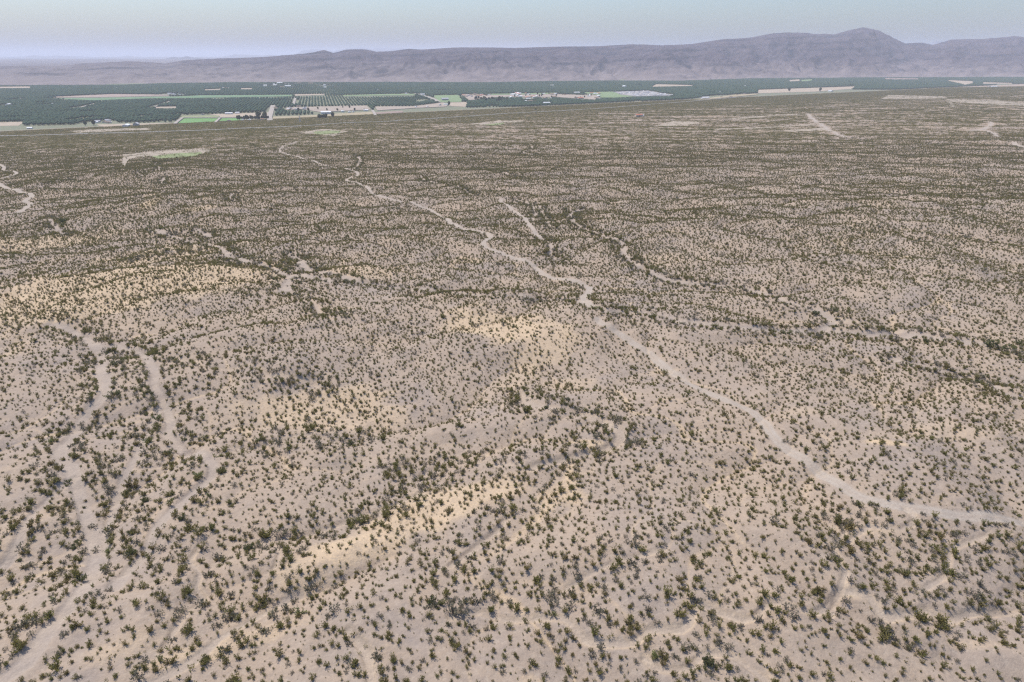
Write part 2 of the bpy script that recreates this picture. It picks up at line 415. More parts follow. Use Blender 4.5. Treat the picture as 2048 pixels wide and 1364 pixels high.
# ------------------------------------------------------------------ materials
def mat(name):
    m = bpy.data.materials.new(name); m.use_nodes = True
    t = m.node_tree; b = t.nodes['Principled BSDF']
    b.inputs['Roughness'].default_value = 0.95
    b.inputs['Specular IOR Level'].default_value = 0.1
    return m, t, b
def nnode(t, kind, **kw):
    n = t.nodes.new(kind)
    for k, v in kw.items(): setattr(n, k, v)
    return n
def mix(t, fac, a, b, mode='MIX'):
    n = t.nodes.new('ShaderNodeMix'); n.data_type = 'RGBA'; n.blend_type = mode
    for sock, v in ((n.inputs['Factor'], fac), (n.inputs['A'], a), (n.inputs['B'], b)):
        if isinstance(v, (int, float)): sock.default_value = v
        elif isinstance(v, tuple): sock.default_value = (*v, 1) if len(v) == 3 else v
        else: t.links.new(v, sock)
    return n.outputs['Result']
def math_(t, op, a, b=0.0, c=0.0, clamp=False):
    n = t.nodes.new('ShaderNodeMath'); n.operation = op; n.use_clamp = clamp
    for i, v in enumerate((a, b, c)):
        if isinstance(v, (int, float)): n.inputs[i].default_value = v
        else: t.links.new(v, n.inputs[i])
    return n.outputs[0]
def attr(t, name):
    n = t.nodes.new('ShaderNodeAttribute'); n.attribute_name = name; return n.outputs['Fac']
def tnoise(t, vec, scale, detail=3, rough=0.55, dist=0.0):
    n = t.nodes.new('ShaderNodeTexNoise'); n.inputs['Scale'].default_value = scale
    n.inputs['Detail'].default_value = detail; n.inputs['Roughness'].default_value = rough; n.inputs['Distortion'].default_value = dist
    t.links.new(vec, n.inputs['Vector']); return n.outputs['Fac']
def ramp(t, fac, stops):
    n = t.nodes.new('ShaderNodeValToRGB'); e = n.color_ramp.elements
    while len(e) < len(stops): e.new(0.5)
    for i, (p, c) in enumerate(stops):
        e[i].position = p; e[i].color = (*c, 1) if len(c) == 3 else c
    t.links.new(fac, n.inputs['Fac']); return n.outputs['Color']
def mapr(t, v, a, b, c=0.0, d=1.0):
    n = t.nodes.new('ShaderNodeMapRange'); n.clamp = True
    t.links.new(v, n.inputs['Value'])
    for k, x in (('From Min', a), ('From Max', b), ('To Min', c), ('To Max', d)): n.inputs[k].default_value = x
    return n.outputs['Result']

def ground_material():
    m, t, b = mat('desert_soil')
    geo = t.nodes.new('ShaderNodeNewGeometry'); P = geo.outputs['Position']
    n1 = tnoise(t, P, 0.02, 4); n2 = tnoise(t, P, 0.12, 4, 0.6); n3 = tnoise(t, P, 0.9, 4, 0.65); n4 = tnoise(t, P, 4.0, 2, 0.6)
    soil = ramp(t, n1, [(0.34, (0.252, 0.206, 0.177)), (0.5, (0.288, 0.228, 0.180)), (0.68, (0.341, 0.258, 0.186))])
    soil = mix(t, mapr(t, n2, 0.42, 0.68, 0.0, 0.8), soil, (0.334, 0.254, 0.183))
    buffc = mix(t, mapr(t, n2, 0.35, 0.7), (.455, .340, .218), (.515, .388, .250))
    soil = mix(t, attr(t, 'buff'), soil, buffc)
    sand = mix(t, mapr(t, n2, 0.35, 0.65), (0.284, 0.236, 0.201), (0.344, 0.281, 0.225))
    soil = mix(t, attr(t, 'wash'), soil, sand)
    soil = mix(t, attr(t, 'clear'), soil, mix(t, mapr(t, n2, 0.3, 0.7), (.285, .245, .19), (.365, .305, .235)))
    gr = mix(t, mapr(t, n2, 0.35, 0.65), (.15, .21, .07), (.20, .26, .10))
    soil = mix(t, attr(t, 'grass'), soil, gr)
    soil = mix(t, attr(t, 'valley'), soil, (.12, .15, .085))
    rd = mix(t, mapr(t, n3, 0.35, 0.65), (.335, .295, .255), (.38, .335, .285))
    soil = mix(t, attr(t, 'road'), soil, rd)
    # pebbles, gravel and fine litter
    n5 = tnoise(t, P, 1.9, 3, 0.7)
    soil = mix(t, mapr(t, n5, 0.36, 0.66, 0.0, 0.55), soil, (.235, .192, .158))
    soil = mix(t, mapr(t, n3, 0.50, 0.30, 0.0, 0.35), soil, (.40, .335, .270))
    peb = mapr(t, n3, 0.60, 0.74)
    soil = mix(t, math_(t, 'MULTIPLY', peb, 0.42), soil, (.20, .165, .14))
    peb2 = mapr(t, n4, 0.58, 0.72)
    soil = mix(t, math_(t, 'MULTIPLY', peb2, 0.30), soil, (.19, .16, .14))
    lite = mapr(t, n4, 0.40, 0.26)
    soil = mix(t, math_(t, 'MULTIPLY', lite, 0.20), soil, (.58, .50, .42))
    t.links.new(soil, b.inputs['Base Color'])
    bp = t.nodes.new('ShaderNodeBump'); bp.inputs['Distance'].default_value = 0.5; bp.inputs['Strength'].default_value = 0.9
    h = math_(t, 'ADD', math_(t, 'MULTIPLY', n3, 0.5), math_(t, 'MULTIPLY', n2, 1.5))
    t.links.new(h, bp.inputs['Height']); t.links.new(bp.outputs[0], b.inputs['Normal'])
    return m

def leaf_material(name, cols, rough=0.8):
    m, t, b = mat(name)
    oi = t.nodes.new('ShaderNodeObjectInfo')
    n = len(cols)
    c = ramp(t, oi.outputs['Random'], [(i / max(1, n - 1), cc) for i, cc in enumerate(cols)])
    geo = t.nodes.new('ShaderNodeNewGeometry')
    v = tnoise(t, geo.outputs['Position'], 2.2, 2)
    c = mix(t, mapr(t, v, 0.3, 0.7, 0.0, 0.45), c, (.17, .155, .06))
    t.links.new(c, b.inputs['Base Color']); b.inputs['Roughness'].default_value = rough
    tr = t.nodes.new('ShaderNodeBsdfTranslucent'); t.links.new(c, tr.inputs['Color'])
    mx = t.nodes.new('ShaderNodeMixShader'); mx.inputs[0].default_value = 0.38
    out = t.nodes['Material Output']
    t.links.new(b.outputs[0], mx.inputs[1]); t.links.new(tr.outputs[0], mx.inputs[2]); t.links.new(mx.outputs[0], out.inputs['Surface'])
    return m

def plain(name, c, rough=0.85, var=0.0, scale=0.3):
    m, t, b = mat(name); b.inputs['Roughness'].default_value = rough
    if var:
        geo = t.nodes.new('ShaderNodeNewGeometry'); n = tnoise(t, geo.outputs['Position'], scale, 3)
        k = mapr(t, n, 0.3, 0.7)
        t.links.new(mix(t, k, tuple(x * (1 - var) for x in c), tuple(min(1, x * (1 + var)) for x in c)), b.inputs['Base Color'])
    else: b.inputs['Base Color'].default_value = (*c, 1)
    return m

M_SOIL = ground_material()
M_STEM = plain('bush_stem', (.14, .105, .08))
M_CREO = leaf_material('creosote_leaf', [(0.164, 0.150, 0.046), (0.205, 0.181, 0.053), (0.221, 0.167, 0.065), (0.164, 0.164, 0.049), (0.244, 0.214, 0.067), (0.176, 0.144, 0.057)])
M_GREY = leaf_material('grey_brush_leaf', [(0.187, 0.171, 0.135), (0.220, 0.197, 0.150), (0.165, 0.147, 0.118)])
M_MESQ = leaf_material('mesquite_leaf', [(0.083, 0.099, 0.038), (0.110, 0.124, 0.044), (0.094, 0.103, 0.050)])
M_PALE = leaf_material('pale_green_leaf', [(0.231, 0.254, 0.090), (0.198, 0.232, 0.075), (0.253, 0.259, 0.120)])
M_PECAN = leaf_material('pecan_leaf', [(.042, .108, .074), (.050, .120, .080), (.036, .098, .068)])
M_BARK = plain('bark', (.10, .08, .06))

# ------------------------------------------------------------------ the ground
print('terrain')
NC, NR = 880, 980
t_ = np.linspace(-1, 1, NC)
outer = np.array([1.04, 1.12, 1.3, 1.7, 2.6, 5, 12])
tcols = np.concatenate([-outer[::-1], t_, outer]); NCT = len(tcols)
yrows = np.concatenate([[-3000, -1200, -500, -200, -80, -20, 20, 45, 62, 74], np.geomspace(82, 5600, NR), [6400, 8000, 12000]])
yy = np.repeat(yrows[:, None], NCT, 1)
wid = 0.80 * np.maximum(yy, 0) + 45
xx = tcols[None, :] * wid
gx, gy = xx.ravel(), yy.ravel()
Fd = fields(gx, gy)
Vg = np.stack([gx, gy, Fd['z']], 1)
nr_ = len(yrows); idx = np.arange(nr_ * NCT).reshape(nr_, NCT)
quads = np.stack([idx[:-1, :-1], idx[:-1, 1:], idx[1:, 1:], idx[1:, :-1]], -1).reshape(-1, 4)
def favg(a): return a[quads].mean(1)
cls = np.zeros(len(quads), int)
cls[favg(Fd['clear']) > 0.5] = 3
cls[favg(Fd['grass']) > 0.5] = 4
cls[favg(Fd['wash']) > 0.72] = 2
cls[favg(Fd['road']) > 0.22] = 1
# one set of normals for all the pieces so no seam shows between them
Zg = Fd['z'].reshape(nr_, NCT)
nrm = np.cross(np.gradient(Vg.reshape(nr_, NCT, 3), axis=1), np.gradient(Vg.reshape(nr_, NCT, 3), axis=0)).reshape(-1, 3)
nrm /= np.linalg.norm(nrm, axis=1)[:, None] + 1e-12
for k, nm in enumerate(('ground', 'dirt_road', 'dry_wash', 'cleared_ground', 'grass_patch')):
    q = quads[cls == k]
    used, inv = np.unique(q.ravel(), return_inverse=True)
    me = mesh_np(nm, Vg[used], inv.reshape(-1, 4), [M_SOIL], True)
    for a in ('buff', 'wash', 'road', 'clear', 'grass', 'valley'):
        at = me.attributes.new(a, 'FLOAT', 'POINT'); at.data.foreach_set('value', Fd[a][used].astype(np.float32))
    me.normals_split_custom_set_from_vertices(nrm[used])
    tag(link(nm, me), kind='structure')

# ------------------------------------------------------------------ mountains, plateau, far ranges
print('mountains')
def mountain_material(name, c_low, c_mid, c_dark):
    m, t, b = mat(name)
    geo = t.nodes.new('ShaderNodeNewGeometry'); P = geo.outputs['Position']
    sep = t.nodes.new('ShaderNodeSeparateXYZ'); t.links.new(P, sep.inputs[0])
    n1 = tnoise(t, P, 0.0016, 5, 0.6); n2 = tnoise(t, P, 0.009, 4, 0.65)
    # beds of darker rock, nearly level, gently dipping
    zz = math_(t, 'ADD', sep.outputs['Z'], math_(t, 'MULTIPLY', sep.outputs['X'], -0.045))
    zz = math_(t, 'ADD', zz, math_(t, 'MULTIPLY', n1, 110.0))
    bed = math_(t, 'SINE', math_(t, 'MULTIPLY', zz, 0.085))
    bedm = math_(t, 'MULTIPLY', mapr(t, bed, 0.25, 0.9), mapr(t, n1, 0.42, 0.6))
    hi = mapr(t, sep.outputs['Z'], -60, 90)
    c = mix(t, hi, c_low, c_mid)
    c = mix(t, math_(t, 'MULTIPLY', mapr(t, n2, 0.38, 0.66, 0, 0.85), math_(t, 'SUBTRACT', 1.0, math_(t, 'MULTIPLY', hi, 0.7))), c, tuple(x * 1.3 for x in c_low))
    att = attr(t, 'cliff')
    c = mix(t, math_(t, 'MULTIPLY', bedm, math_(t, 'MULTIPLY', hi, 0.85)), c, c_dark)
    c = mix(t, math_(t, 'MULTIPLY', att, 0.7), c, c_dark)
    t.links.new(c, b.inputs['Base Color'])
    return m
M_MTN = mountain_material('mountain_rock', (.165, .135, .130), (.050, .036, .048), (.018, .016, .025))
M_FAR = plain('far_rock', (.09, .08, .085), 0.95, 0.25, 0.0005)
M_PLATEAU = plain('plateau_scrub', (.13, .105, .105), 0.95, 0.35, 0.0012)

CREST = [(-600, 134), (-300, 133), (0, 132), (60, 131.5), (117, 131.5), (160, 127), (203, 125), (260, 122.3), (303, 124.5), (325, 127), (342, 124.5), (361, 121), (400, 118.5), (440, 116.5), (500, 115), (538, 113), (586, 109), (610, 107), (631, 104), (649, 99.5), (668, 106), (694, 99), (715, 98.3), (733, 98.6), (754, 103.5), (784, 102), (817, 97.5), (844, 99), (912, 94.7), (977, 94.7), (1029, 95.7), (1117, 93), (1193, 92.3), (1261, 88.5), (1322, 90.6), (1380, 88), (1444, 78), (1491, 76), (1539, 66.6), (1584, 65), (1608, 65.6), (1621, 68), (1649, 67.5), (1659, 69), (1690, 60.5), (1715, 54.3), (1748, 60.5), (1775, 74), (1806, 87), (1837, 85), (1861, 89.6), (1895, 79), (1929, 77.6), (1953, 79), (2018, 71.8), (2048, 76), (2150, 74), (2300, 86), (2700, 95)]
FOOT = [(-600, 177), (0, 172.5), (250, 171), (330, 168), (470, 166), (800, 165.5), (960, 166), (1200, 162.5), (1360, 163), (1500, 158), (1750, 156), (2048, 155), (2700, 152)]
def interp(tab, p): return np.interp(p, [a for a, _ in tab], [b for _, b in tab])
pcol = np.linspace(-560, 2640, 1000)
foot_y = on_plane(pcol, interp(FOOT, pcol), VALLEY)[1]
depthm = np.interp(pcol, [-560, 300, 700, 1300, 1750, 2640], [2300, 2400, 2600, 2800, 3200, 3000])
crest_y = foot_y + depthm
crest_py = interp(CREST, pcol) + 0.35 * noise(pcol / 9, pcol * 0, 15)
crest_z = at_depth(pcol, crest_py, crest_y)[2]
ucol = (pcol - 1024) / F / (CP + SP * (682 - 113) / F)      # x per unit y along the column
tt = np.concatenate([np.linspace(-0.12, 1, 190), np.linspace(1.02, 1.6, 14)])
Y = foot_y[None, :] + depthm[None, :] * tt[:, None]
X = ucol[None, :] * Y
T = np.clip(tt, 0, 1)[:, None]
prof = 0.22 * T + 0.78 * smooth(0.0, 1.25, T) / smooth(0.0, 1.25, np.array(1.0))
Zm = VALLEY - 0.5 + (crest_z[None, :] - VALLEY) * prof
wx = X + 220 * noise(X / 900, Y / 900, 201); wy = Y + 220 * noise(X / 900, Y / 900, 202)
rg = ridged(wx / 760, wy / 1500, 4, 210) - 0.55
rg2 = ridged(wx / 210, wy / 420, 3, 220) - 0.55
relh = (crest_z - VALLEY)[None, :]
bump = np.sin(np.pi * np.clip(T, 0, 1) ** 0.8) ** 0.8
Zm = Zm + bump * relh * (0.68 * rg + 0.26 * rg2)
# a few benches of harder rock
bench = np.sin((Zm - 0.045 * X + 60 * noise(X / 700, Y / 700, 230)) * 0.085)
cliff = smooth(0.5, 0.95, bench) * smooth(0.1, 0.5, noise(X / 900, Y / 500, 231)) * smooth(0.2, 0.5, T) * (1 - smooth(0.9, 1, T))
Zm = Zm + cliff * 5
back = np.clip(tt - 1, 0, 1)[:, None]
Zm = Zm - back * (relh + 30) * 1.5
Zm = np.where(tt[:, None] < 0, VALLEY - 1.5 + 8 * tt[:, None], Zm)
nrm_, ncm = Zm.shape; im = np.arange(nrm_ * ncm).reshape(nrm_, ncm)
qm = np.stack([im[:-1, :-1], im[:-1, 1:], im[1:, 1:], im[1:, :-1]], -1).reshape(-1, 4)
me = mesh_np('mountain_range', np.stack([X.ravel(), Y.ravel(), Zm.ravel()], 1), qm, [M_MTN], True)
at = me.attributes.new('cliff', 'FLOAT', 'POINT'); at.data.foreach_set('value', cliff.ravel().astype(np.float32))
tag(link('mountain_range', me), kind='structure')

# desert plateau behind the low hills on the left
pc = np.linspace(-620, 1100, 240); uc = (pc - 1024) / F / (CP + SP * (682 - 113) / F)
yr = np.concatenate([np.linspace(7000, 21000, 70), np.linspace(22000, 60000, 20)])
Yp = np.repeat(yr[:, None], len(pc), 1); Xp = uc[None, :] * Yp
zp = np.interp(yr, [7000, 9000, 20000, 24000, 60000], [-20, 14, 66, 50, -120])[:, None] + 5 * fbm(Xp / 1500, Yp / 1500, 3, 300) + 10 * smooth(0.3, 0.8, noise(Xp / 2600, Yp / 1300, 305))
i2 = np.arange(Yp.size).reshape(Yp.shape)
tag(link('desert_plateau', mesh_np('desert_plateau', np.stack([Xp.ravel(), Yp.ravel(), zp.ravel()], 1),
    np.stack([i2[:-1, :-1], i2[:-1, 1:], i2[1:, 1:], i2[1:, :-1]], -1).reshape(-1, 4), [M_PLATEAU], True)), kind='structure')

def far_range(name, prof_px, dist, thick, m, seed, base_drop):
    ps = np.arange(prof_px[0][0], prof_px[-1][0] + 1, 2.0)
    py_ = interp(prof_px, ps) + 0.25 * noise(ps / 7, ps * 0 + 3, seed)
    rows = np.array([-1, -.75, -.5, -.25, -.1, 0, .15, .5, 1.0])
    hgt = np.array([0, .22, .5, .78, .93, 1, .9, .5, 0])
    u_ = (ps - 1024) / F / (CP + SP * (682 - 113) / F)
    top = at_depth(ps, py_, dist)[2]
    Yq = dist + rows[:, None] * thick + 0 * ps[None, :]
    Xq = u_[None, :] * Yq
    rel = (top + base_drop)[None, :]
    Zq = -base_drop + rel * hgt[:, None]
    Zq = Zq + rel * 0.25 * (ridged(Xq / (thick * .35), Yq / (thick * .8), 3, seed) - .55) * (np.sin(np.pi * np.clip(hgt, 0, 1)))[:, None]
    i3 = np.arange(Yq.size).reshape(Yq.shape)
    return tag(link(name, mesh_np(name, np.stack([Xq.ravel(), Yq.ravel(), Zq.ravel()], 1),
        np.stack([i3[:-1, :-1], i3[:-1, 1:], i3[1:, 1:], i3[1:, :-1]], -1).reshape(-1, 4), [m], True)), kind='structure')
far_range('distant_mountains', [(-300, 114), (0, 114), (35, 113), (50, 113.5), (70, 109.5), (84, 112.5), (115, 111), (156, 112.5), (195, 114), (240, 113.5), (256, 111), (273, 113.5), (440, 114), (457, 112), (469, 108.7), (495, 109.3), (524, 111), (541, 109), (557, 111), (584, 110), (594, 107), (608, 100.5), (635, 98), (668, 103), (692, 97), (725, 95), (745, 98), (760, 95), (784, 96.6), (807, 95.6), (815, 98), (850, 105), (1000, 112), (1100, 116)], 34000, 3000, M_FAR, 400, 150)
far_range('distant_mountains', [(1780, 112), (1840, 92), (1853, 87), (1866, 82), (1877, 83), (1900, 89), (1950, 100), (2000, 112)], 30000, 2500, M_FAR, 420, 150)
far_range('distant_hills', [(318, 121), (332, 116.5), (348, 113.5), (360, 115.5), (373, 112), (386, 115), (410, 116.5), (440, 118), (470, 121)], 19000, 1300, M_FAR, 440, 20)

# ------------------------------------------------------------------ valley fields, roads
print('valley')
FIELDS = {}
def colour_mat(nm, c, var=0.12, scale=0.02):
    if nm not in FIELDS: FIELDS[nm] = plain(nm, c, 0.95, var, scale)
    return FIELDS[nm]
TAN = ('dry_field_soil', (.335, .275, .21)); GRN = ('green_crop', (.13, .24, .085)); OLV = ('olive_pasture', (.22, .23, .13))
PGR = ('pale_pasture', (.17, .225, .115)); PNK = ('pink_ploughed_soil', (.29, .225, .19)); BRN = ('brown_stubble', (.30, .25, .165)); RED = ('red_brown_ploughed_soil', (.25, .19, .16))
MGR = ('muted_green_crop', (.13, .20, .11)); DST = ('dusty_yard', (.30, .25, .205)); GRY = ('grey_gravel_yard', (.30, .28, .27))
FIELD_PX = [
    ('bare_field', TAN, [(-60, 246), (50, 243.5), (37, 251.5), (-60, 253)]),
    ('bare_field', TAN, [(193, 249), (342, 245.7), (365, 248.3), (360, 252.5), (300, 254.6), (202, 253.4)]),
    ('green_field', GRN, [(366, 237), (440, 237), (432.5, 245), (353, 247.4)]),
    ('pasture', OLV, [(361.5, 231.7), (438, 231), (437, 236.3), (366.6, 236.3)]),
    ('green_field', GRN, [(445, 236.6), (491, 236.6), (474, 243), (437, 243.7)]),
    ('bare_field', TAN, [(418, 229), (539, 225), (537.6, 233.7), (500, 236), (442, 235.8), (438, 231.7)]),
    ('stubble_field', BRN, [(546, 233.7), (600, 232), (668, 227.8), (745, 223.5), (748.7, 230), (673.5, 234.4), (636, 239.7), (544.4, 243)]),
    ('bare_field', TAN, [(546, 245), (668, 239), (665, 243), (542.7, 251)]),
    ('green_field', GRN, [(672, 235), (748.7, 231), (750, 233.7), (675, 238)]),
    ('ploughed_field', RED, [(750, 225), (805, 221.8), (807, 225), (756, 229.5)]),
    ('pasture', PGR, [(866.6, 191), (916, 190), (925, 201), (921, 204.2), (878, 204.4)]),
    ('bare_field', TAN, [(901, 205.5), (935, 204.3), (931.6, 214), (897, 212.4)]),
    ('bare_field', TAN, [(1515, 180), (1710, 173), (1703, 178), (1632, 183.5), (1515, 187)]),
    ('bare_field', TAN, [(1313, 168.7), (1396.5, 170.8), (1378, 172.2), (1302.5, 173.8)]),
    ('bare_field', TAN, [(1577, 160.5), (1600, 158.6), (1600, 162), (1580, 163)]),
    ('pasture', PGR, [(1602, 160), (1626, 158.5), (1622, 161.5), (1602, 163)]),
    ('ploughed_field', PNK, [(78.6, 195.3), (227, 188.5), (352, 190), (334, 191.6), (196.5, 195.2)]),
    ('green_field', MGR, [(96, 197.2), (229, 195.5), (350, 193.6), (402.5, 191), (584, 190), (584, 192.9), (402, 196), (300, 197), (188, 201)]),
    ('bare_field', TAN, [(587, 189), (650, 188.3), (653, 190), (590.5, 191.9)]),
    ('pasture', PGR, [(685.5, 190.8), (781, 188.3), (831, 188.3), (829, 190.6), (685, 192.7)]),
    ('pasture', PGR, [(975, 188.3), (1113.6, 185.8), (1113, 188.3), (975, 190.5)]),
    ('dusty_yard', DST, [(922, 188.5), (974, 191), (1113, 188.7), (1199, 191.7), (1190.5, 199.6), (1113, 194.6), (1019.6, 193.8), (985, 195.3), (939, 201)]),
    ('pasture', PGR, [(1163, 185), (1227, 183.6), (1241, 189.8), (1268, 193.3), (1230.7, 195.7), (1200, 195.7), (1201, 191)]),
    ('gravel_yard', GRY, [(1227, 184.2), (1295.7, 181.7), (1350, 191.3), (1270, 193.2), (1243, 189.6)]),
    ('bare_field', TAN, [(310, 214.8), (354, 213.8), (353, 216.7), (310, 217)]),
    ('bare_field', TAN, [(481, 177.0), (505, 176.8), (505, 178.9), (481, 179)]),
    ('bare_field', TAN, [(409, 179.4), (442, 178.4), (442, 180), (409, 181)]),
    ('dusty_yard', DST, [(572, 216), (650, 213.6), (733, 212), (742, 220), (700, 222), (640, 225), (606, 219), (572, 220.5)]),
    ('dusty_yard', DST, [(750, 214), (827, 213.4), (886, 205.6), (895, 211), (893, 214), (827, 217), (755, 221.8)]),
    ('ploughed_field', PNK, [(1769, 156.9), (1837.6, 157.4), (1837.6, 159), (1769, 158.7)]),
    ('bare_field', TAN, [(1890, 160.5), (1946, 163), (1946, 166.5), (1929, 170), (1921, 167)]),
    ('bare_field', TAN, [(1965, 165), (2031, 166.7), (2023, 168), (1965, 168)]),
    ('bare_field', TAN, [(-40, 174.5), (60, 173.5), (62, 176.5), (-40, 177)]),
    ('stubble_field', BRN, [(1275, 213), (1393, 200), (1470, 190), (1515, 188), (1515, 190), (1420, 199), (1320, 211)]),
]
def strip(name, px, width, zoff, m, plane=None):
    P = np.array(px, float)
    if plane is None: X, Y = on_ground(P[:, 0], P[:, 1])
    else: X, Y = on_plane(P[:, 0], P[:, 1], plane)
    C = catmull(np.stack([X, Y], 1), 25)
    d = np.gradient(C, axis=0); d /= np.linalg.norm(d, axis=1)[:, None] + 1e-9
    nn = np.stack([-d[:, 1], d[:, 0]], 1) * width / 2
    L, Rr = C + nn, C - nn
    def zz(Q): return (np.full(len(Q), plane) if plane is not None else base(Q[:, 0], Q[:, 1]) + relief(Q[:, 0], Q[:, 1])) + zoff
    zl, zr, zc = zz(L), zz(Rr), zz(C)
    zt = np.maximum(np.maximum(zl, zr), zc)
    V = np.concatenate([np.column_stack([L, zt]), np.column_stack([Rr, zt]), np.column_stack([L + nn * .12, zt - 1.2]), np.column_stack([Rr - nn * .12, zt - 1.2])])
    n = len(C); i = np.arange(n - 1)
    f = np.concatenate([np.stack([i, i + n, i + n + 1, i + 1], 1), np.stack([i + 2 * n, i, i + 1, i + 2 * n + 1], 1), np.stack([i + n, i + 3 * n, i + 3 * n + 1, i + n + 1], 1)])
    return tag(link(name, mesh_np(name, V, f, [m], False)), kind='structure')

FPOLY = []
for i, (nm, (mn, mc), poly) in enumerate(FIELD_PX):
    a = np.array(poly); X, Y = on_plane(a[:, 0], a[:, 1], VALLEY)
    z = VALLEY + 0.35 + 0.06 * i
    n = len(poly)
    top = [(X[k], Y[k], z) for k in range(n)]; low = [(X[k], Y[k], VALLEY - 0.3) for k in range(n)]
    area = sum(X[k] * Y[(k + 1) % n] - X[(k + 1) % n] * Y[k] for k in range(n))
    o_ = list(range(n)) if area > 0 else list(range(n))[::-1]
    fc = [o_] + [[o_[k], o_[k] + n, o_[(k + 1) % n] + n, o_[(k + 1) % n]] for k in range(n)]
    tag(link(nm, mesh_np(nm, top + low, fc, [colour_mat(mn, mc, 0.14, 0.03)])), kind='structure')
    FPOLY.append(poly)
M_ASPH = plain('old_asphalt', (.235, .225, .215), 0.9, 0.15, 0.05)
M_GRAV = plain('gravel_road', (.31, .275, .24), 0.9, 0.12, 0.05)
strip('highway', [(-80, 273), (0, 272), (82, 270.5), (157, 268), (239, 266), (300, 264), (420, 260.2), (530, 255), (600, 252), (709, 245), (785, 242.3), (900, 235), (950, 232), (1002, 227.8), (1067, 224.3), (1182, 218), (1243, 213.5), (1300, 209), (1371, 203.6), (1420, 199), (1473, 195)], 14, 0.6, M_ASPH)
for wdt, ln in [(16, [(546, 212), (543, 222), (541, 229), (539, 236), (540, 245), (530, 253)]), (16, [(831, 188), (850, 193), (868, 199), (878, 205)]),
                (9, [(366, 236.5), (358, 242), (350, 249)]), (7, [(441, 236.5), (436, 241), (431, 246)]), (9, [(300, 217.6), (320, 211), (340, 204)]),
                (8, [(145, 220.5), (175, 212), (204, 205)]), (10, [(591, 197), (589, 203), (587, 210)]), (9, [(745, 222), (749, 228), (752, 234)]),
                (8, [(539, 236), (480, 236.4), (441, 236.6), (366, 236.7)])]:
    strip('farm_road', ln, wdt, 3.0, M_GRAV, VALLEY)

# ------------------------------------------------------------------ plants: shapes
def spray(bm_v, bm_f, mi, base_c, n_stem, rad, hgt, n_leaf, leaf, rg_, flat=0.35, stem_mi=0, leaf_mi=1, dome=False):
    """a many-stemmed bush: thin stems fanning out of one root, leaf sprays on their outer part"""
    def tri(a, b, c, k):
        i = len(bm_v); bm_v.extend([a, b, c]); bm_f.append((i, i + 1, i + 2)); mi.append(k)
    tips = []
    for k in range(n_stem):
        az = rg_.uniform(0, 2 * math.pi); rr = rad * math.sqrt(rg_.uniform(0.02, 1)) * (0.8 if rg_.uniform() < .8 else 1.12)
        h = hgt * (math.sqrt(max(0.05, 1 - (rr / (rad * 1.15)) ** 2)) if dome else (0.95 - 0.35 * (rr / rad) ** 2)) * rg_.uniform(0.75, 1.12)
        tip = np.array([math.cos(az) * rr, math.sin(az) * rr, h]) + base_c
        root = base_c * 0.25 + np.array([rg_.normal() * .06 * rad, rg_.normal() * .06 * rad, -0.12])
        side = np.array([-math.sin(az), math.cos(az), 0]) * 0.022 * max(1, rad)
        tri(root - side, root + side, tip, stem_mi); tips.append((root, tip))
    for k in range(n_leaf):
        root, tip = tips[rg_.integers(len(tips))]
        f = rg_.uniform(0.30 if not dome else 0.3, 1.03)
        c = root + (tip - root) * f + rg_.normal(size=3) * 0.09 * rad
        c[2] = max(c[2], base_c[2] + 0.05)
        up = (tip - root) / np.linalg.norm(tip - root)
        d1 = up * 0.9 + rg_.normal(size=3) * 0.55; d1 /= np.linalg.norm(d1)
        d2 = np.cross(d1, rg_.normal(size=3)); d2 /= np.linalg.norm(d2) + 1e-9
        L = leaf * rg_.uniform(0.7, 1.4)
        tri(c - d2 * L * flat, c + d2 * L * flat, c + d1 * L, leaf_mi)

def bush_mesh(name, seed, n_stem, rad, hgt, n_leaf, leaf, mats, lobes=1, dome=False, flat=0.4):
    rg_ = np.random.default_rng(seed); v, f, mi = [], [], []
    for k in range(lobes):
        c = np.array([0, 0, 0.]) if lobes == 1 else np.array([rg_.normal() * rad * .55, rg_.normal() * rad * .55, 0])
        r_ = rad if lobes == 1 else rad * rg_.uniform(.5, .8)
        spray(v, f, mi, c, n_stem, r_, hgt * (1 if lobes == 1 else rg_.uniform(.7, 1)), n_leaf, leaf, rg_, flat, dome=dome)
    return v, f, mi, mats

def single(name, data):
    v, f, mi, mats = data
    return bpy.data.objects.new(name, mesh_np(name, np.array(v), np.array(f, np.int32), mats, False, mi))

def make_library(name, objs):
    c = bpy.data.collections.new(name)
    for o in objs: c.objects.link(o)
    return c

CREO_DATA = [bush_mesh('creosote', 500 + i, 18, 0.62, 0.88, 190, 0.125, [M_STEM, M_CREO]) for i in range(5)]
CREO_DATA += [bush_mesh('creosote', 520 + i, 12, 0.62, 0.85, 95, 0.125, [M_STEM, M_CREO], lobes=3) for i in range(3)]
GREY_DATA = [bush_mesh('brush', 540 + i, 16, 0.65, 0.6, 100, 0.15, [M_STEM, M_GREY], dome=True) for i in range(2)]
MESQ_DATA = [bush_mesh('mesquite', 560 + i, 12, 0.75, 0.85, 85, 0.15, [M_STEM, M_MESQ], lobes=5, dome=True) for i in range(3)]
PALE_DATA = [bush_mesh('pale', 580 + i, 12, 0.7, 0.9, 70, 0.14, [M_STEM, M_PALE], lobes=4, dome=True) for i in range(2)]
TUFT_DATA = [bush_mesh('tuft', 600 + i, 6, 0.6, 0.7, 26, 0.24, [M_STEM, M_CREO]) for i in range(2)]
LIB_DATA = CREO_DATA + GREY_DATA + MESQ_DATA + PALE_DATA + TUFT_DATA
N_CREO, N_GREY, N_MESQ, N_PALE, N_TUFT = 8, 2, 3, 2, 2
library = make_library('scrub_shapes', [single('scrub_%02d' % i, d) for i, d in enumerate(LIB_DATA)])
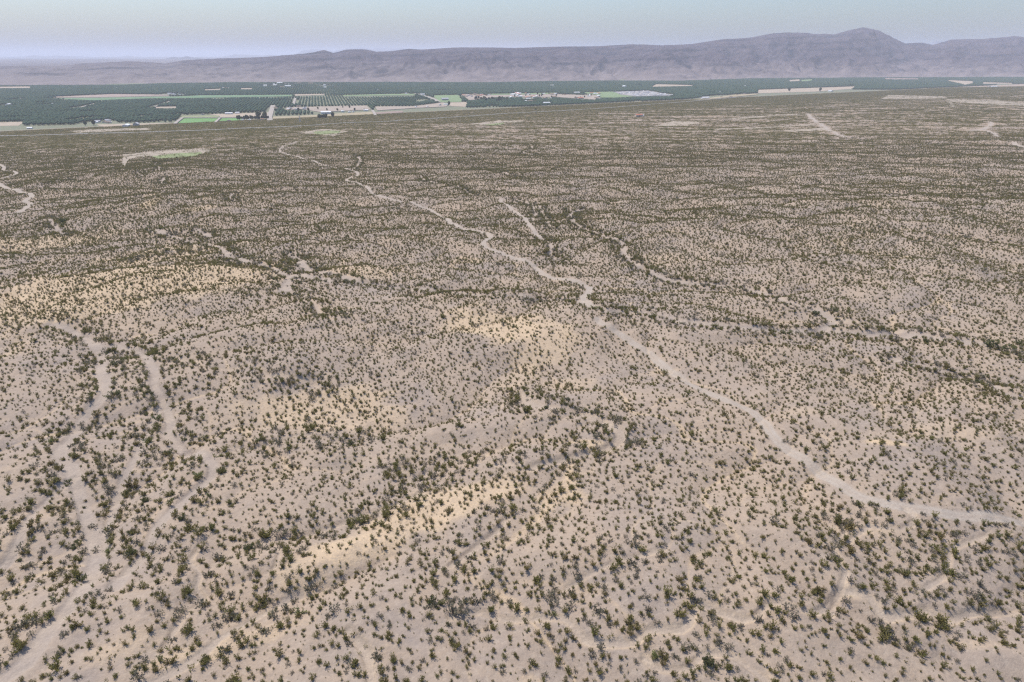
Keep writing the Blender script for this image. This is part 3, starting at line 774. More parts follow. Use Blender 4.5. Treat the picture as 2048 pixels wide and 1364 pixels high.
I_GREY = N_CREO; I_MESQ = I_GREY + N_GREY; I_PALE = I_MESQ + N_MESQ; I_TUFT = I_PALE + N_PALE

def cluster_obj(name, seed, n, size, mats):
    rg_ = np.random.default_rng(seed); v, f, mi = [], [], []
    for k in range(n):
        c = np.array([np.clip(rg_.normal(), -2, 2) * size * .42, np.clip(rg_.normal(), -2, 2) * size * .42, 0.])
        r_ = 0.54 * math.exp(rg_.normal() * .28)
        spray(v, f, mi, c, 3, r_, r_ * 1.5, 15, 0.36 * r_ / .6, rg_, 0.5)
    return bpy.data.objects.new(name, mesh_np(name, np.array(v), np.array(f, np.int32), mats, False, mi))
CL = 10.0
far_lib = make_library('far_scrub_shapes', [cluster_obj('far_scrub_%02d' % i, 700 + i, (9, 10, 17, 19, 25, 27, 35, 39)[i], CL, [M_STEM, M_CREO]) for i in range(8)])

def scatter(name, pts, rot, scl, ix, coll):
    me = bpy.data.meshes.new(name); n = len(pts)
    me.vertices.add(n); me.vertices.foreach_set('co', np.asarray(pts, np.float32).ravel())
    for nm, ty, dat, key in (('rot', 'FLOAT_VECTOR', rot, 'vector'), ('scl', 'FLOAT_VECTOR', scl, 'vector'), ('ix', 'INT', ix, 'value')):
        a = me.attributes.new(nm, ty, 'POINT')
        a.data.foreach_set(key, np.asarray(dat, np.int32 if ty == 'INT' else np.float32).ravel())
    o = link(name, me)
    ng = bpy.data.node_groups.new(name + '_scatter', 'GeometryNodeTree')
    ng.interface.new_socket('Geometry', in_out='INPUT', socket_type='NodeSocketGeometry')
    ng.interface.new_socket('Geometry', in_out='OUTPUT', socket_type='NodeSocketGeometry')
    gi = ng.nodes.new('NodeGroupInput'); go = ng.nodes.new('NodeGroupOutput')
    ip = ng.nodes.new('GeometryNodeInstanceOnPoints'); ci = ng.nodes.new('GeometryNodeCollectionInfo')
    ci.inputs['Collection'].default_value = coll; ci.inputs['Separate Children'].default_value = True; ci.inputs['Reset Children'].default_value = True
    def na(nm, ty):
        k = ng.nodes.new('GeometryNodeInputNamedAttribute'); k.data_type = ty; k.inputs['Name'].default_value = nm; return k.outputs['Attribute']
    e2r = ng.nodes.new('FunctionNodeEulerToRotation')
    L = ng.links.new
    L(gi.outputs[0], ip.inputs['Points']); L(ci.outputs[0], ip.inputs['Instance'])
    ip.inputs['Pick Instance'].default_value = True
    L(na('ix', 'INT'), ip.inputs['Instance Index'])
    L(na('rot', 'FLOAT_VECTOR'), e2r.inputs[0]); L(e2r.outputs[0], ip.inputs['Rotation'])
    L(na('scl', 'FLOAT_VECTOR'), ip.inputs['Scale']); L(ip.outputs[0], go.inputs[0])
    md = o.modifiers.new('scatter', 'NODES'); md.node_group = ng
    return o

# ------------------------------------------------------------------ plants: where they grow
print('scrub')
NEAR_Y = 1080.0
def cone_points(y0, y1, spacing):
    out = []
    yb = y0
    while yb < y1:
        ye = min(y1, yb * 1.25)
        wy = 0.80 * ye + 25
        n = int((ye - yb) * 2 * wy / spacing ** 2)
        out.append(np.stack([rng.uniform(-wy, wy, n), rng.uniform(yb, ye, n)], 1)); yb = ye
    return np.vstack(out)
# jittered lattice keeps bushes apart as real creosote does
def lattice(y0, y1, sp):
    ys = np.arange(y0, y1, sp); pts = []
    for k, yv in enumerate(ys):
        wv = 0.80 * yv + 25
        xs = np.arange(-wv, wv, sp) + (sp / 2 if k % 2 else 0)
        pts.append(np.stack([xs, np.full(len(xs), yv)], 1))
    P = np.vstack(pts)
    return P + rng.uniform(-.62, .62, P.shape) * sp
P = lattice(84, NEAR_Y + 350, 1.6)
P = P[rng.uniform(size=len(P)) > (P[:, 1] - NEAR_Y) / 350]
fp = fields(P[:, 0], P[:, 1], True)
keep = (rng.uniform(size=len(P)) / np.where((fp['px'] < 470) & (fp['py'] > 640), 0.72, 1.0) < np.clip(fp['veg'] * (0.98 + 0.38 * smooth(180, 420, P[:, 1])), 0, 0.97)) & (fp['s'] < 2300)
bx, by, bz = P[keep, 0], P[keep, 1], fp['z'][keep]
nw = fp['near_w'][keep]; vg = fp['veg'][keep]; bf = fp['buff'][keep]
n = len(bx)
size = np.exp(rng.normal(0, 0.30, n)) * (0.86 + 0.15 * smooth(250, 600, by)) * (1 + 0.40 * np.clip(1 - nw / 12, 0, 1)) * (1 + 0.10 * (vg - 1))
size *= 1 + 0.18 * bf
left_flat = (fp['px'][keep] < 470) & (fp['py'][keep] > 640)
size[left_flat] *= 1.12
kind = rng.integers(0, N_CREO, n)
r = rng.uniform(size=n)
small = r < 0.30
kind[small] = I_TUFT + rng.integers(0, N_TUFT, small.sum()); size[small] *= rng.uniform(0.3, 0.65, small.sum())
g_ = (r > 0.95) | ((nw < 7) & (r > 0.84)); kind[g_] = I_GREY + rng.integers(0, N_GREY, g_.sum()); size[g_] *= 1.15
scx = size * rng.uniform(0.85, 1.2, n); scy = size * rng.uniform(0.85, 1.2, n); scz = size * rng.uniform(0.8, 1.2, n)
rz = rng.uniform(0, 2 * math.pi, n)
ppx, ppy, pd = project(bx, by, bz)
inframe = (ppx > 4) & (ppx < 2044) & (ppy > 20) & (ppy < 1358)
app = np.where(inframe & (kind < N_CREO), size / pd, 0)
order = np.argsort(-app)[:296]
solo = np.zeros(n, bool); solo[order] = True

# the larger shrubs: traced ones first, then along the washes
SHRUB_PX = [  # px, py, width m, kind, label
    (500, 1100, 3.6, 'mesq', 'dark round mesquite pair beside the small pale bare patch below the middle left'),
    (337, 908, 4.2, 'mesq', 'low wide dark green mesquite at the bend of the left sandy wash'),
    (297, 885, 4.6, 'pale', 'tall pale yellow green shrub on the left wash above the dark mesquite'),
    (262, 1105, 0, '', ''),
    (620, 1182, 4.2, 'grey', 'large dark grey rounded shrub standing alone on bare buff soil'),
    (866, 1210, 3.6, 'mesq', 'dark compact mesquite at the upper end of the ravine bed'),
    (1106, 1230, 2.6, 'pale', 'bright green shrub with white tips on the ravine edge'),
    (1311, 1316, 3.0, 'pale', 'fresh green shrub perched on the lower ravine bank'),
    (1413, 1330, 4.0, 'mesq', 'broad dark shrub in the bend of the lower ravine'),
    (1633, 630, 5.0, 'mesq', 'dark isolated mesquite north of the wide right hand wash'),
    (1985, 695, 9.0, 'mesq', 'long dark green thicket on the wash at the right edge'),
    (2035, 712, 6.0, 'grey', 'grey thicket under the long dark one at the right edge'),
    (2040, 690, 5.0, 'mesq', 'round dark shrub above the grey thicket at the right edge'),
    (1570, 668, 4.5, 'mesq', 'rounded dark shrub in the middle of the right hand wash'),
    (1850, 685, 4.0, 'mesq', 'dark shrub on the right hand wash left of the long thicket'),
    (132, 866, 4.0, 'mesq', 'dark wide shrub beside the fork of the far left wash'),
    (163, 848, 3.2, 'grey', 'grey domed shrub above the fork of the far left wash'),
    (104, 888, 3.4, 'pale', 'bright green shrub at the fork of the far left wash'),
    (1420, 0, 0, '', ''),
    (70, 935, 4.0, 'grey', 'big grey green shrub left of the far left wash'),
    (108, 955, 3.8, 'grey', 'rounded slate grey shrub touching the far left wash'),
    (134, 962, 2.8, 'mesq', 'small dark oval shrub on the sandy bank of the far left wash'),
    (112, 932, 2.6, 'grey', 'low grey mound of brush on the open wash bed'),
    (317, 840, 4.4, 'pale', 'light green mesquite on the island of the second left wash'),
    (399, 955, 3.8, 'pale', 'tall green shrub where the second left wash turns down'),
    (443, 945, 3.6, 'mesq', 'green mesquite clump right of the second left wash'),
    (386, 935, 3.4, 'grey', 'grey brush clump on the second left wash'),
    (217, 1103, 3.0, 'pale', 'bright green low shrub beside the pale trampled wash'),
    (266, 1110, 3.4, 'mesq', 'dark olive rounded shrub near the meeting of two washes'),
    (218, 1180, 2.8, 'grey', 'round grey shrub at the lower end of the trampled wash'),
    (160, 1163, 3.8, 'mesq', 'olive domed shrub left of the trampled wash'),
    (46, 1100, 4.0, 'grey', 'wide grey brush patch near the left edge'),
    (212, 704, 5.5, 'grey', 'wide dark grey thicket above the far left wash'),
    (235, 730, 5.0, 'mesq', 'rounded green shrub between the two left washes'),
    (232, 790, 5.0, 'mesq', 'tall green shrub right of the far left wash bend'),
    (1190, 616, 5.0, 'pale', 'pale green shrub where the dirt track meets the middle wash'),
    (1230, 632, 5.0, 'grey', 'dark grey shrub where the dirt track leaves the middle wash'),
    (692, 566, 5.0, 'mesq', 'single dark shrub on the upper middle wash'),
    (125, 445, 8.0, 'mesq', 'dark thicket on the distant left wash'),
    (1130, 420, 6.0, 'mesq', 'dark distant shrub above the winding gully near the middle'),
    (362, 1210, 0, '', ''),
    (290, 1005, 3.2, 'mesq', 'olive shrub on the gravel bar between two left washes'),
    (600, 1230, 3.2, 'pale', 'green leafy shrub below the large grey one'),
    (560, 890, 3.4, 'grey', 'dark grey shrub on the thin pale rill'),
    (520, 882, 3.0, 'pale', 'light green shrub on the thin pale rill'),
    (700, 890, 3.2, 'mesq', 'dark green shrub at the upper end of the thin rill'),
]
SHRUB_PX = [q for q in SHRUB_PX if q[2] > 0]
sx, sy = on_ground([q[0] for q in SHRUB_PX], [q[1] for q in SHRUB_PX])
shr = []
for i, q in enumerate(SHRUB_PX): shr.append((sx[i], sy[i], q[2], q[3], q[4]))
for kind_, width, depth, buff_, Pl in LINES:
    if kind_ != 'wash' or width < 2.2 or buff_ > 0.95 and width < 2.2: continue
    dmed = float(np.median(np.hypot(Pl[:, 0], Pl[:, 1])))
    if dmed > 900: continue
    seg = np.linalg.norm(np.diff(Pl, axis=0), axis=1); Ltot = seg.sum(); cum = np.concatenate([[0], np.cumsum(seg)])
    for k in range(int(Ltot / (4.2 if dmed < 260 else 7.0))):
        a = rng.uniform(0, Ltot); j = min(np.searchsorted(cum, a) - 1, len(Pl) - 2); j = max(j, 0)
        p0 = Pl[j]; dvec = Pl[j + 1] - p0; dvec = dvec / (np.linalg.norm(dvec) + 1e-9)
        off = (width / 2 + 0.8 + abs(rng.normal()) * 3.2) * rng.choice([-1, 1])
        q = p0 + dvec * rng.uniform(0, 2) + np.array([-dvec[1], dvec[0]]) * off
        kd = rng.choice(['mesq', 'grey', 'pale'], p=[.56, .26, .18])
        shr.append((q[0], q[1], 1.65 * math.exp(rng.normal() * .32), kd, None))
SX = np.array([q[0] for q in shr]); SY = np.array([q[1] for q in shr])
sf = fields(SX, SY, True); SZ = sf['z']
spx, spy, spd = project(SX, SY, SZ)
inn = (spx > 6) & (spx < 2042) & (spy > 30) & (spy < 1352)
far_out = (np.abs(SX) > 0.82 * SY + 30) | (sf['near_r'] < 0.6)
ssize = np.array([q[2] for q in shr])
sapp = np.where(inn & ~far_out, ssize / spd, 0) + np.array([1.0 if q[4] else 0 for q in shr])
solo_s = np.zeros(len(shr), bool); solo_s[np.argsort(-sapp)[:290]] = True
solo_s &= (sapp > 0)
rest = ~solo_s & ~far_out
R0 = {'mesq': (I_MESQ, N_MESQ, 1.75), 'grey': (I_GREY, N_GREY, 1.35), 'pale': (I_PALE, N_PALE, 1.65)}   # first shape, count, natural width
rx_, ry_, rz_, rs_, rk_ = [], [], [], [], []
for i in np.nonzero(rest)[0]:
    k0, kn, nat = R0[shr[i][3]]
    rx_.append(SX[i]); ry_.append(SY[i]); rz_.append(SZ[i]); rs_.append(ssize[i] / nat); rk_.append(k0 + int(rng.integers(kn)))
m_ = ~solo
# keep small bushes out of the crowns of the big ones: leave them, they grow through
allx = np.concatenate([bx[m_], rx_]); ally = np.concatenate([by[m_], ry_]); allz = np.concatenate([bz[m_], rz_])
alls = np.concatenate([np.stack([scx, scy, scz], 1)[m_], np.repeat(np.array(rs_).reshape(-1, 1), 3, 1)]) if len(rs_) else np.stack([scx, scy, scz], 1)[m_]
allk = np.concatenate([kind[m_], rk_]).astype(int)
allr = np.zeros((len(allx), 3)); allr[:, 2] = rng.uniform(0, 2 * math.pi, len(allx))
print('near scrub', len(allx))
tag(scatter('desert_scrub', np.stack([allx, ally, allz - 0.03], 1), allr, alls, allk, library),
    'olive and grey desert scrub scattered over the gravel hills and washes', 'scrub', kind='stuff')

Pf = lattice(NEAR_Y, 4700, 8.0)
Pf = Pf[rng.uniform(size=len(Pf)) < (Pf[:, 1] - NEAR_Y) / 350 + 0.02]
ff = fields(Pf[:, 0], Pf[:, 1], False)
cls_d = ff['veg'] * rng.uniform(0.9, 1.1, len(Pf))
ok = (ff['s'] < 2330) & (ff['near_r'] > 5) & (cls_d > 0.2) & (ff['near_w'] > 1)
k_ = np.digitize(cls_d, [0.6, 1.1, 1.7]) * 2 + rng.integers(0, 2, len(Pf))
# thinner along the lower fan next to the farms
print('far scrub', ok.sum())
fr = np.zeros((ok.sum(), 3)); fr[:, 2] = rng.uniform(0, 6.28, ok.sum())
fs = np.repeat(rng.uniform(0.9, 1.25, (ok.sum(), 1)), 3, 1)
tag(scatter('distant_scrub', np.stack([Pf[ok, 0], Pf[ok, 1], ff['z'][ok] - 0.15], 1), fr, fs, k_[ok], far_lib),
    'distant creosote scrub covering the fan down to the green valley', 'scrub', kind='stuff')

# the nearest bushes and the larger shrubs as plants of their own, foliage and stems as parts
def split_parts(data, kindname):
    v, f, mi, mats = data
    v = np.array(v); f = np.array(f, np.int32); mi = np.array(mi)
    out = []
    for k in (0, 1):
        q = f[mi == k]; used, inv = np.unique(q.ravel(), return_inverse=True)
        out.append(mesh_np(('stems', 'foliage')[k], v[used], inv.reshape(-1, 3).astype(np.int32), [mats[k]]))
    return out
PARTS = [split_parts(d, 'p') for d in LIB_DATA]
def plant(name, ki, loc, rzv, sc, label, cat, group):
    o = empty(name, loc, rzv); o.scale = sc
    tag(o, label, cat, group)
    link('stems', PARTS[ki][0], o); link('foliage', PARTS[ki][1], o)
    return o
SPOT = ['bottom left corner', 'left of pale rill', 'beside pale rill', 'a third across', 'left of centre', 'right of centre', 'below the ravine', 'two thirds across', 'toward bottom right', 'bottom right corner']
size_rank = np.argsort(np.argsort(-size[order])); rank_of = dict(zip(order.tolist(), size_rank.tolist()))
def bush_label(i):
    wide = 'very wide' if rank_of[i] < 50 else 'wide' if rank_of[i] < 130 else 'upright' if scz[i] > 1.1 * (scx[i] + scy[i]) / 2 else 'round'
    soil = 'on a sandy bank' if nw[i] < 3 else 'on buff soil' if bf[i] > 0.35 else 'on grey gravel'
    row = 'lowest' if ppy[i] > 1320 else 'second' if ppy[i] > 1265 else 'third' if ppy[i] > 1200 else 'fourth' if ppy[i] > 1120 else 'uppermost'
    return f"{wide} olive creosote {soil}, {row} row, {SPOT[int(min(9, max(0, ppx[i] // 205)))] + (' side' if ppx[i] % 205 > 102 else '')}"
for i in order:
    plant('creosote_bush', int(kind[i]), (bx[i], by[i], bz[i] - 0.03), rz[i], (scx[i], scy[i], scz[i]),
          bush_label(i), 'bush', 'creosote bushes of the near slopes')
NAMES = {'mesq': ('mesquite_shrub', 'dense dark green mesquite shrub on the bank of a sandy wash', 'mesquite shrubs along the washes'),
         'grey': ('grey_brush', 'low rounded grey brush on the bank of a sandy wash', 'grey brush along the washes'),
         'pale': ('green_shrub', 'pale yellow green leafy shrub on the bank of a sandy wash', 'pale green shrubs along the washes')}
for i in np.nonzero(solo_s)[0]:
    kd = shr[i][3]; k0, kn, nat = R0[kd]; nm, lb, gp = NAMES[kd]
    sc = ssize[i] / nat
    zone = ('on the far left wash' if spx[i] < 235 and spy[i] > 600 else 'on the second left wash' if spx[i] < 480 and spy[i] > 640 else 'on the upper left wash' if spx[i] < 690 and spy[i] < 600
            else 'on the middle wash' if spx[i] < 1250 and spy[i] < 660 else 'on the right hand wash' if spy[i] < 850 and spx[i] >= 1250 else 'by the buff ravine near the centre' if spy[i] < 1000 else 'on the winding ravine')
    big = 'large' if ssize[i] > 2.3 else 'small' if ssize[i] < 1.6 else 'medium'
    part_ = 'upper end' if spy[i] < 640 else 'upper part' if spy[i] < 800 else 'middle part' if spy[i] < 960 else 'lower part' if spy[i] < 1150 else 'lowest part'
    side = '' if spy[i] < 1150 else ', left half' if spx[i] < 1400 else ', right half'
    lb = f"{big} " + {'mesq': 'dark green mesquite', 'grey': 'grey rounded brush', 'pale': 'pale green shrub'}[kd] + f" {zone}, {part_}{side}"
    plant(nm, k0 + int(rng.integers(kn)), (SX[i], SY[i], SZ[i] - 0.04), float(rng.uniform(0, 6.28)), (sc * rng.uniform(.9, 1.15), sc, sc * rng.uniform(.75, .95)),
          shr[i][4] or lb, 'shrub', None if shr[i][4] else gp)

def tree_data(seed, w_, h_, trunk, n_lobe):
    rg_ = np.random.default_rng(seed)
    bm = bmesh.new()
    for k in range(n_lobe):
        a = rg_.uniform(0, 6.28); rr = w_ * .5 * rg_.uniform(.1, .55) if k else 0
        r_ = w_ * .5 * (0.78 if k == 0 else rg_.uniform(.38, .6))
        mt = Matrix.Translation((math.cos(a) * rr, math.sin(a) * rr, trunk + (h_ - trunk) * (0.5 if k == 0 else rg_.uniform(.35, .75)))) @ Matrix.Diagonal((r_, r_, (h_ - trunk) * .5 * (0.95 if k == 0 else rg_.uniform(.4, .6)), 1))
        bmesh.ops.create_icosphere(bm, subdivisions=1 if n_lobe < 4 else 2, radius=1, matrix=mt)
    for v in bm.verts:
        c = Vector((0, 0, trunk + (h_ - trunk) * .45)); v.co = c + (v.co - c) * (1 + rg_.normal() * .10)
    crown = ([tuple(v.co) for v in bm.verts], [tuple(v.index for v in f.verts) for f in bm.faces]); 
    bm.verts.index_update()
    crown = ([tuple(v.co) for v in bm.verts], [tuple(v.index for v in f.verts) for f in bm.faces]); bm.free()
    tv, tf = [], []
    nS = 6
    for lv, (rr, zz) in enumerate(((w_ * .05, -0.6), (w_ * .032, trunk + (h_ - trunk) * .35))):
        for k in range(nS): tv.append((math.cos(k * 6.283 / nS) * rr, math.sin(k * 6.283 / nS) * rr, zz))
    for k in range(nS): tf.append((k, (k + 1) % nS, nS + (k + 1) % nS, nS + k))
    return crown, (tv, tf)
def tree_object(name, seed, w_, h_, trunk, lobes, ml):
    (cv, cf), (tv, tf) = tree_data(seed, w_, h_, trunk, lobes)
    n0 = len(cv)
    me = mesh_np(name, cv + tv, cf + [tuple(i + n0 for i in q) for q in tf], [ml, M_BARK])
    me.polygons.foreach_set('material_index', np.array([0] * len(cf) + [1] * len(tf), np.int32))
    return me
th = R(15)
BPOS = []
# ------------------------------------------------------------------ tall shade trees of the farms
M_COTT = leaf_material('cottonwood_leaf', [(.035, .058, .03), (.05, .07, .035)])
CT = []
for i in range(3):
    (cv, cf), (tv, tf) = tree_data(850 + i, 11, 15, 2.5, 6)
    CT.append((mesh_np('crown', cv, cf, [M_COTT]), mesh_np('trunk', tv, tf, [M_BARK])))
def farm_tree(px, py, sc, label, group=None):
    if group: label = f"{'tall' if sc > 1.05 else 'low' if sc < .8 else 'mid sized'} {label}, {('left end', 'left part', 'middle', 'right part', 'right end')[int(abs(px) / 9) % 5]}"
    X, Y = on_plane(px, py, VALLEY); k = random.randrange(3)
    o = empty('cottonwood_tree', (float(X), float(Y), VALLEY), random.uniform(0, 6.28)); o.scale = (sc,) * 3
    tag(o, label, 'tree', group); link('crown', CT[k][0], o); link('trunk', CT[k][1], o)
for k in range(15): farm_tree(476 + k * 4.3 + random.uniform(-1, 1), 240.5 - k * 0.12 + random.uniform(-.5, .8), random.uniform(.7, 1.1), 'dark shade tree in the windbreak beside the green field', 'windbreak trees beside the green field')
farm_tree(517, 238, 1.6, 'tallest dark tree rising over the windbreak by the farm road'); farm_tree(530, 238, 1.5, 'second tall dark tree next to the farm road')
for k in range(5): farm_tree(638 + k * 3.6, 237.4, random.uniform(.8, 1.1), 'dark tree in the short row on the stubble field', 'row of trees on the stubble field')
farm_tree(666, 236, 1.3, 'single large round tree at the end of the green strip')
farm_tree(171, 252, 1.0, 'left one of two round trees by the sandy lot'); farm_tree(188, 251.5, 1.15, 'right one of two round trees by the sandy lot')
farm_tree(898, 212, 1.3, 'round tree beside the white sheds near the centre')
farm_tree(1071, 224, 0.9, 'small dark tree alone beside the highway')
for k in range(26): farm_tree(942 + random.uniform(0, 75), 199 + random.uniform(-2, 6), random.uniform(.8, 1.25), 'dark tree of the grove left of the village', 'grove left of the village')
for k in range(22): farm_tree(1025 + random.uniform(0, 165), 192 + random.uniform(-3.5, 6), random.uniform(.5, .9), 'small dark garden tree among the village houses', 'garden trees of the village')
for k in range(14): farm_tree(533 + random.uniform(0, 140), 170.5 + random.uniform(-4, 5), random.uniform(.6, 1), 'dark tree in the far settlement below the hills', 'trees of the far settlement')
for k in range(12): farm_tree(575 + random.uniform(0, 160), 219 + random.uniform(-3, 4), random.uniform(.5, .9), 'small dark tree in the dusty farmyards', 'trees of the dusty farmyards')
farm_tree(1578, 183.5, 1.5, 'dark round tree on the long bare field at the right'); farm_tree(1640, 183.5, 1.6, 'larger dark tree at the lower edge of the long bare field')

# ------------------------------------------------------------------ buildings
print('buildings')
M_WHITE = plain('white_metal', (.60, .60, .59), 0.5, 0.05, 0.2); M_CREAM = plain('cream_stucco', (.52, .46, .37)); M_GREYW = plain('grey_siding', (.38, .37, .36))
M_ROOFW = plain('white_roof', (.66, .66, .66), 0.45); M_ROOFG = plain('grey_roof', (.34, .34, .36)); M_ROOFR = plain('red_tile_roof', (.36, .15, .10)); M_ROOFB = plain('brown_roof', (.22, .16, .12))
def box(v, f, x0, y0, z0, x1, y1, z1):
    i = len(v); v += [(x0, y0, z0), (x1, y0, z0), (x1, y1, z0), (x0, y1, z0), (x0, y0, z1), (x1, y0, z1), (x1, y1, z1), (x0, y1, z1)]
    f += [tuple(i + k for k in q) for q in ((0, 3, 2, 1), (4, 5, 6, 7), (0, 1, 5, 4), (1, 2, 6, 5), (2, 3, 7, 6), (3, 0, 4, 7))]
def gable(L, W, h, rise, mw, mr):
    v, f = [], []; a, b = L / 2, W / 2
    v += [(-a, -b, 0), (a, -b, 0), (a, b, 0), (-a, b, 0), (-a, -b, h), (a, -b, h), (a, b, h), (-a, b, h), (-a, 0, h + rise), (a, 0, h + rise)]
    f += [(0, 1, 5, 4), (2, 3, 7, 6), (1, 2, 6, 9, 5), (3, 0, 4, 8, 7)]
    wall = mesh_np('wall', v, f, [mw])
    e, g = a + .5, b + .6; dz = rise * .6 / b
    rv = [(-e, -g, h - dz + .05), (e, -g, h - dz + .05), (e, 0, h + rise + .05), (-e, 0, h + rise + .05), (e, g, h - dz + .05), (-e, g, h - dz + .05)]
    rv += [(x, y, z + .25) for x, y, z in rv]
    rf = [(0, 3, 2, 1), (3, 5, 4, 2), (6, 7, 8, 9), (9, 8, 10, 11), (0, 1, 7, 6), (4, 5, 11, 10), (1, 2, 8, 7), (2, 4, 10, 8), (3, 0, 6, 9), (5, 3, 9, 11)]
    roof = mesh_np('roof', rv, rf, [mr])
    dv, df = [], []
    box(dv, df, -1.2, -b - .06, 0, 1.2, -b + .05, min(2.6, h * .8))
    door = mesh_np('door', dv, df, [M_ROOFB])
    wv, wf = [], []
    for xx_ in (-.32 * L, .32 * L): box(wv, wf, xx_ - 1, -b - .05, 1, xx_ + 1, -b + .05, min(2.2, h * .85))
    win = mesh_np('window', wv[:8], wf[:6], [M_ROOFG]); win2 = mesh_np('window', wv[8:], [tuple(i - 8 for i in q) for q in wf[6:]], [M_ROOFG])
    return wall, roof, door, win, win2
KINDS = {'shed': gable(24, 11, 4.5, 1.6, M_WHITE, M_ROOFW), 'barn': gable(16, 10, 5, 2.4, M_GREYW, M_ROOFG), 'house': gable(15, 10, 3.4, 2.0, M_CREAM, M_ROOFB),
         'redhouse': gable(18, 12, 3.6, 2.0, M_CREAM, M_ROOFR), 'whitehouse': gable(14, 9, 3.2, 1.7, M_WHITE, M_ROOFW), 'trailer': gable(16, 5, 3, .7, M_GREYW, M_ROOFG), 'paletrailer': gable(15, 5, 3, .7, M_CREAM, M_ROOFW)}
NAMEK = {'shed': ('metal_shed', 'shed'), 'barn': ('barn', 'barn'), 'house': ('house', 'house'), 'redhouse': ('house', 'house'), 'whitehouse': ('house', 'house'), 'trailer': ('mobile_home', 'mobile home'), 'paletrailer': ('mobile_home', 'mobile home')}
def building(kind_, px, py, sc, label, group=None, rzv=None, z=VALLEY, xyz=None):
    if xyz is None:
        X, Y = on_plane(px, py, z); loc = (float(X), float(Y), z + (0.0 if z == VALLEY else 0))
    else: loc = xyz
    nm, cat = NAMEK[kind_]; BPOS.append((loc[0], loc[1], 13 * sc + 6))
    o = empty(nm, loc, th * 0 + (random.choice((0.26, 0.26, 1.83)) if rzv is None else rzv))
    o.scale = (sc, sc, max(0.9, min(sc, 1.5)))
    tag(o, label, cat, group)
    w_, r_, d_, wa, wb = KINDS[kind_]
    link('wall', w_, o); link('roof', r_, o)
    if kind_ not in ('trailer', 'paletrailer'):
        link('door', d_, o); link('window', wa, o); link('window', wb, o)
    return o
BLD = [
    ('shed', 458, 228.6, 1.0, 'long white shed at the back edge of the bare field left of the farm road'), ('shed', 475, 227.2, .6, 'short white shed right of the long one'),
    ('shed', 652, 227.6, 1.4, 'large white roofed hall below the dusty farmyards'), ('shed', 685.5, 224, .9, 'white shed right of the large white hall'),
    ('whitehouse', 699, 225, .9, 'pale low house right of the white shed'), ('whitehouse', 707, 224.4, .8, 'second pale low house right of the white shed'), ('shed', 731.6, 222, .7, 'small white shed at the right end of the farmyards'),
    ('shed', 892, 210.4, .9, 'white shed standing left of a round tree'), ('shed', 832, 215, .7, 'small white building on the dusty road junction'), ('whitehouse', 855, 214, .8, 'white cottage right of the dusty road junction'), ('barn', 880, 211.5, .9, 'grey barn among bushes near the centre'),
    ('barn', 890, 200.8, 1.9, 'long grey barn inside the pale green pasture'), ('shed', 17, 211, 1.2, 'big white house roof in the left orchard'), ('whitehouse', 25, 212.5, .8, 'white outbuilding beside the big white roof'), ('whitehouse', 105, 209.6, 1.2, 'white house alone in the left orchard'),
    ('whitehouse', 60, 257.5, .9, 'white hut on the desert margin at the left'), ('house', 41, 199, 1.2, 'tan roofed house in the far left orchard'), ('barn', 273, 252, 1.3, 'grey roofed house on the sandy lot'), ('shed', 253, 254, 1.3, 'low white greenhouse on the sandy lot'),
    ('whitehouse', 293, 233.6, .8, 'white cottage inside the dark orchard'), ('whitehouse', 358, 230, .8, 'white pump house at the corner of the olive pasture'), ('house', 406, 229.4, .8, 'brown cottage at the top of the olive pasture'), ('house', 458, 243, 1.0, 'brown farmhouse on the small green field'),
    ('whitehouse', 485, 241, .9, 'white farmhouse half hidden in the windbreak'), ('whitehouse', 499, 241, .9, 'white farmhouse with long roof in the windbreak'), ('redhouse', 524, 240, .7, 'reddish house at the right end of the windbreak'), ('house', 597, 214.5, 1.1, 'tall tan building in the dusty farmyard'),
    ('shed', 1093, 207.8, 1.2, 'bluish white hall inside the orchard belt'), ('house', 1061, 203, 1.2, 'sand coloured house inside the orchard belt'), ('whitehouse', 1051, 202.5, .9, 'white cottage left of the sand coloured house'), ('shed', 1104, 171.8, 1.1, 'white shed below the mountain foot in the middle'),
    ('shed', 1249, 173.8, 1.5, 'bright white long shed in the far orchard'), ('shed', 1410, 197.8, 1.5, 'white hall on the bare ground beside the highway'), ('whitehouse', 1439, 185.4, 1.0, 'white house beyond the highway hall'), ('whitehouse', 1489, 173, 1.2, 'white house in the right hand orchard'), ('whitehouse', 1500, 174.5, 1.0, 'second white house in the right hand orchard'),
    ('shed', 1661, 183, 1.2, 'white shed at the edge of the long bare field'), ('shed', 1986, 175, 2.0, 'pale arched warehouse at the far right orchard edge'), ('whitehouse', 1788, 161, 1.2, 'tiny white house in the far right orchard'), ('whitehouse', 2035, 165.5, 1.2, 'tiny white house at the far right edge'),
    ('shed', 233, 176.8, 1.0, 'white shed in the orchard below the low hills'), ('whitehouse', 190, 174.5, .9, 'white hut near the low hills'), ('shed', 757, 181.5, 1.0, 'pale shed in the middle far orchard'), ('whitehouse', 812, 187.5, .9, 'white hut at the top of the farm road'), ('shed', 845, 190, 1.0, 'white shed right of the top of the farm road'),
]
for b_ in BLD: building(b_[0], b_[1], b_[2], b_[3], b_[4])
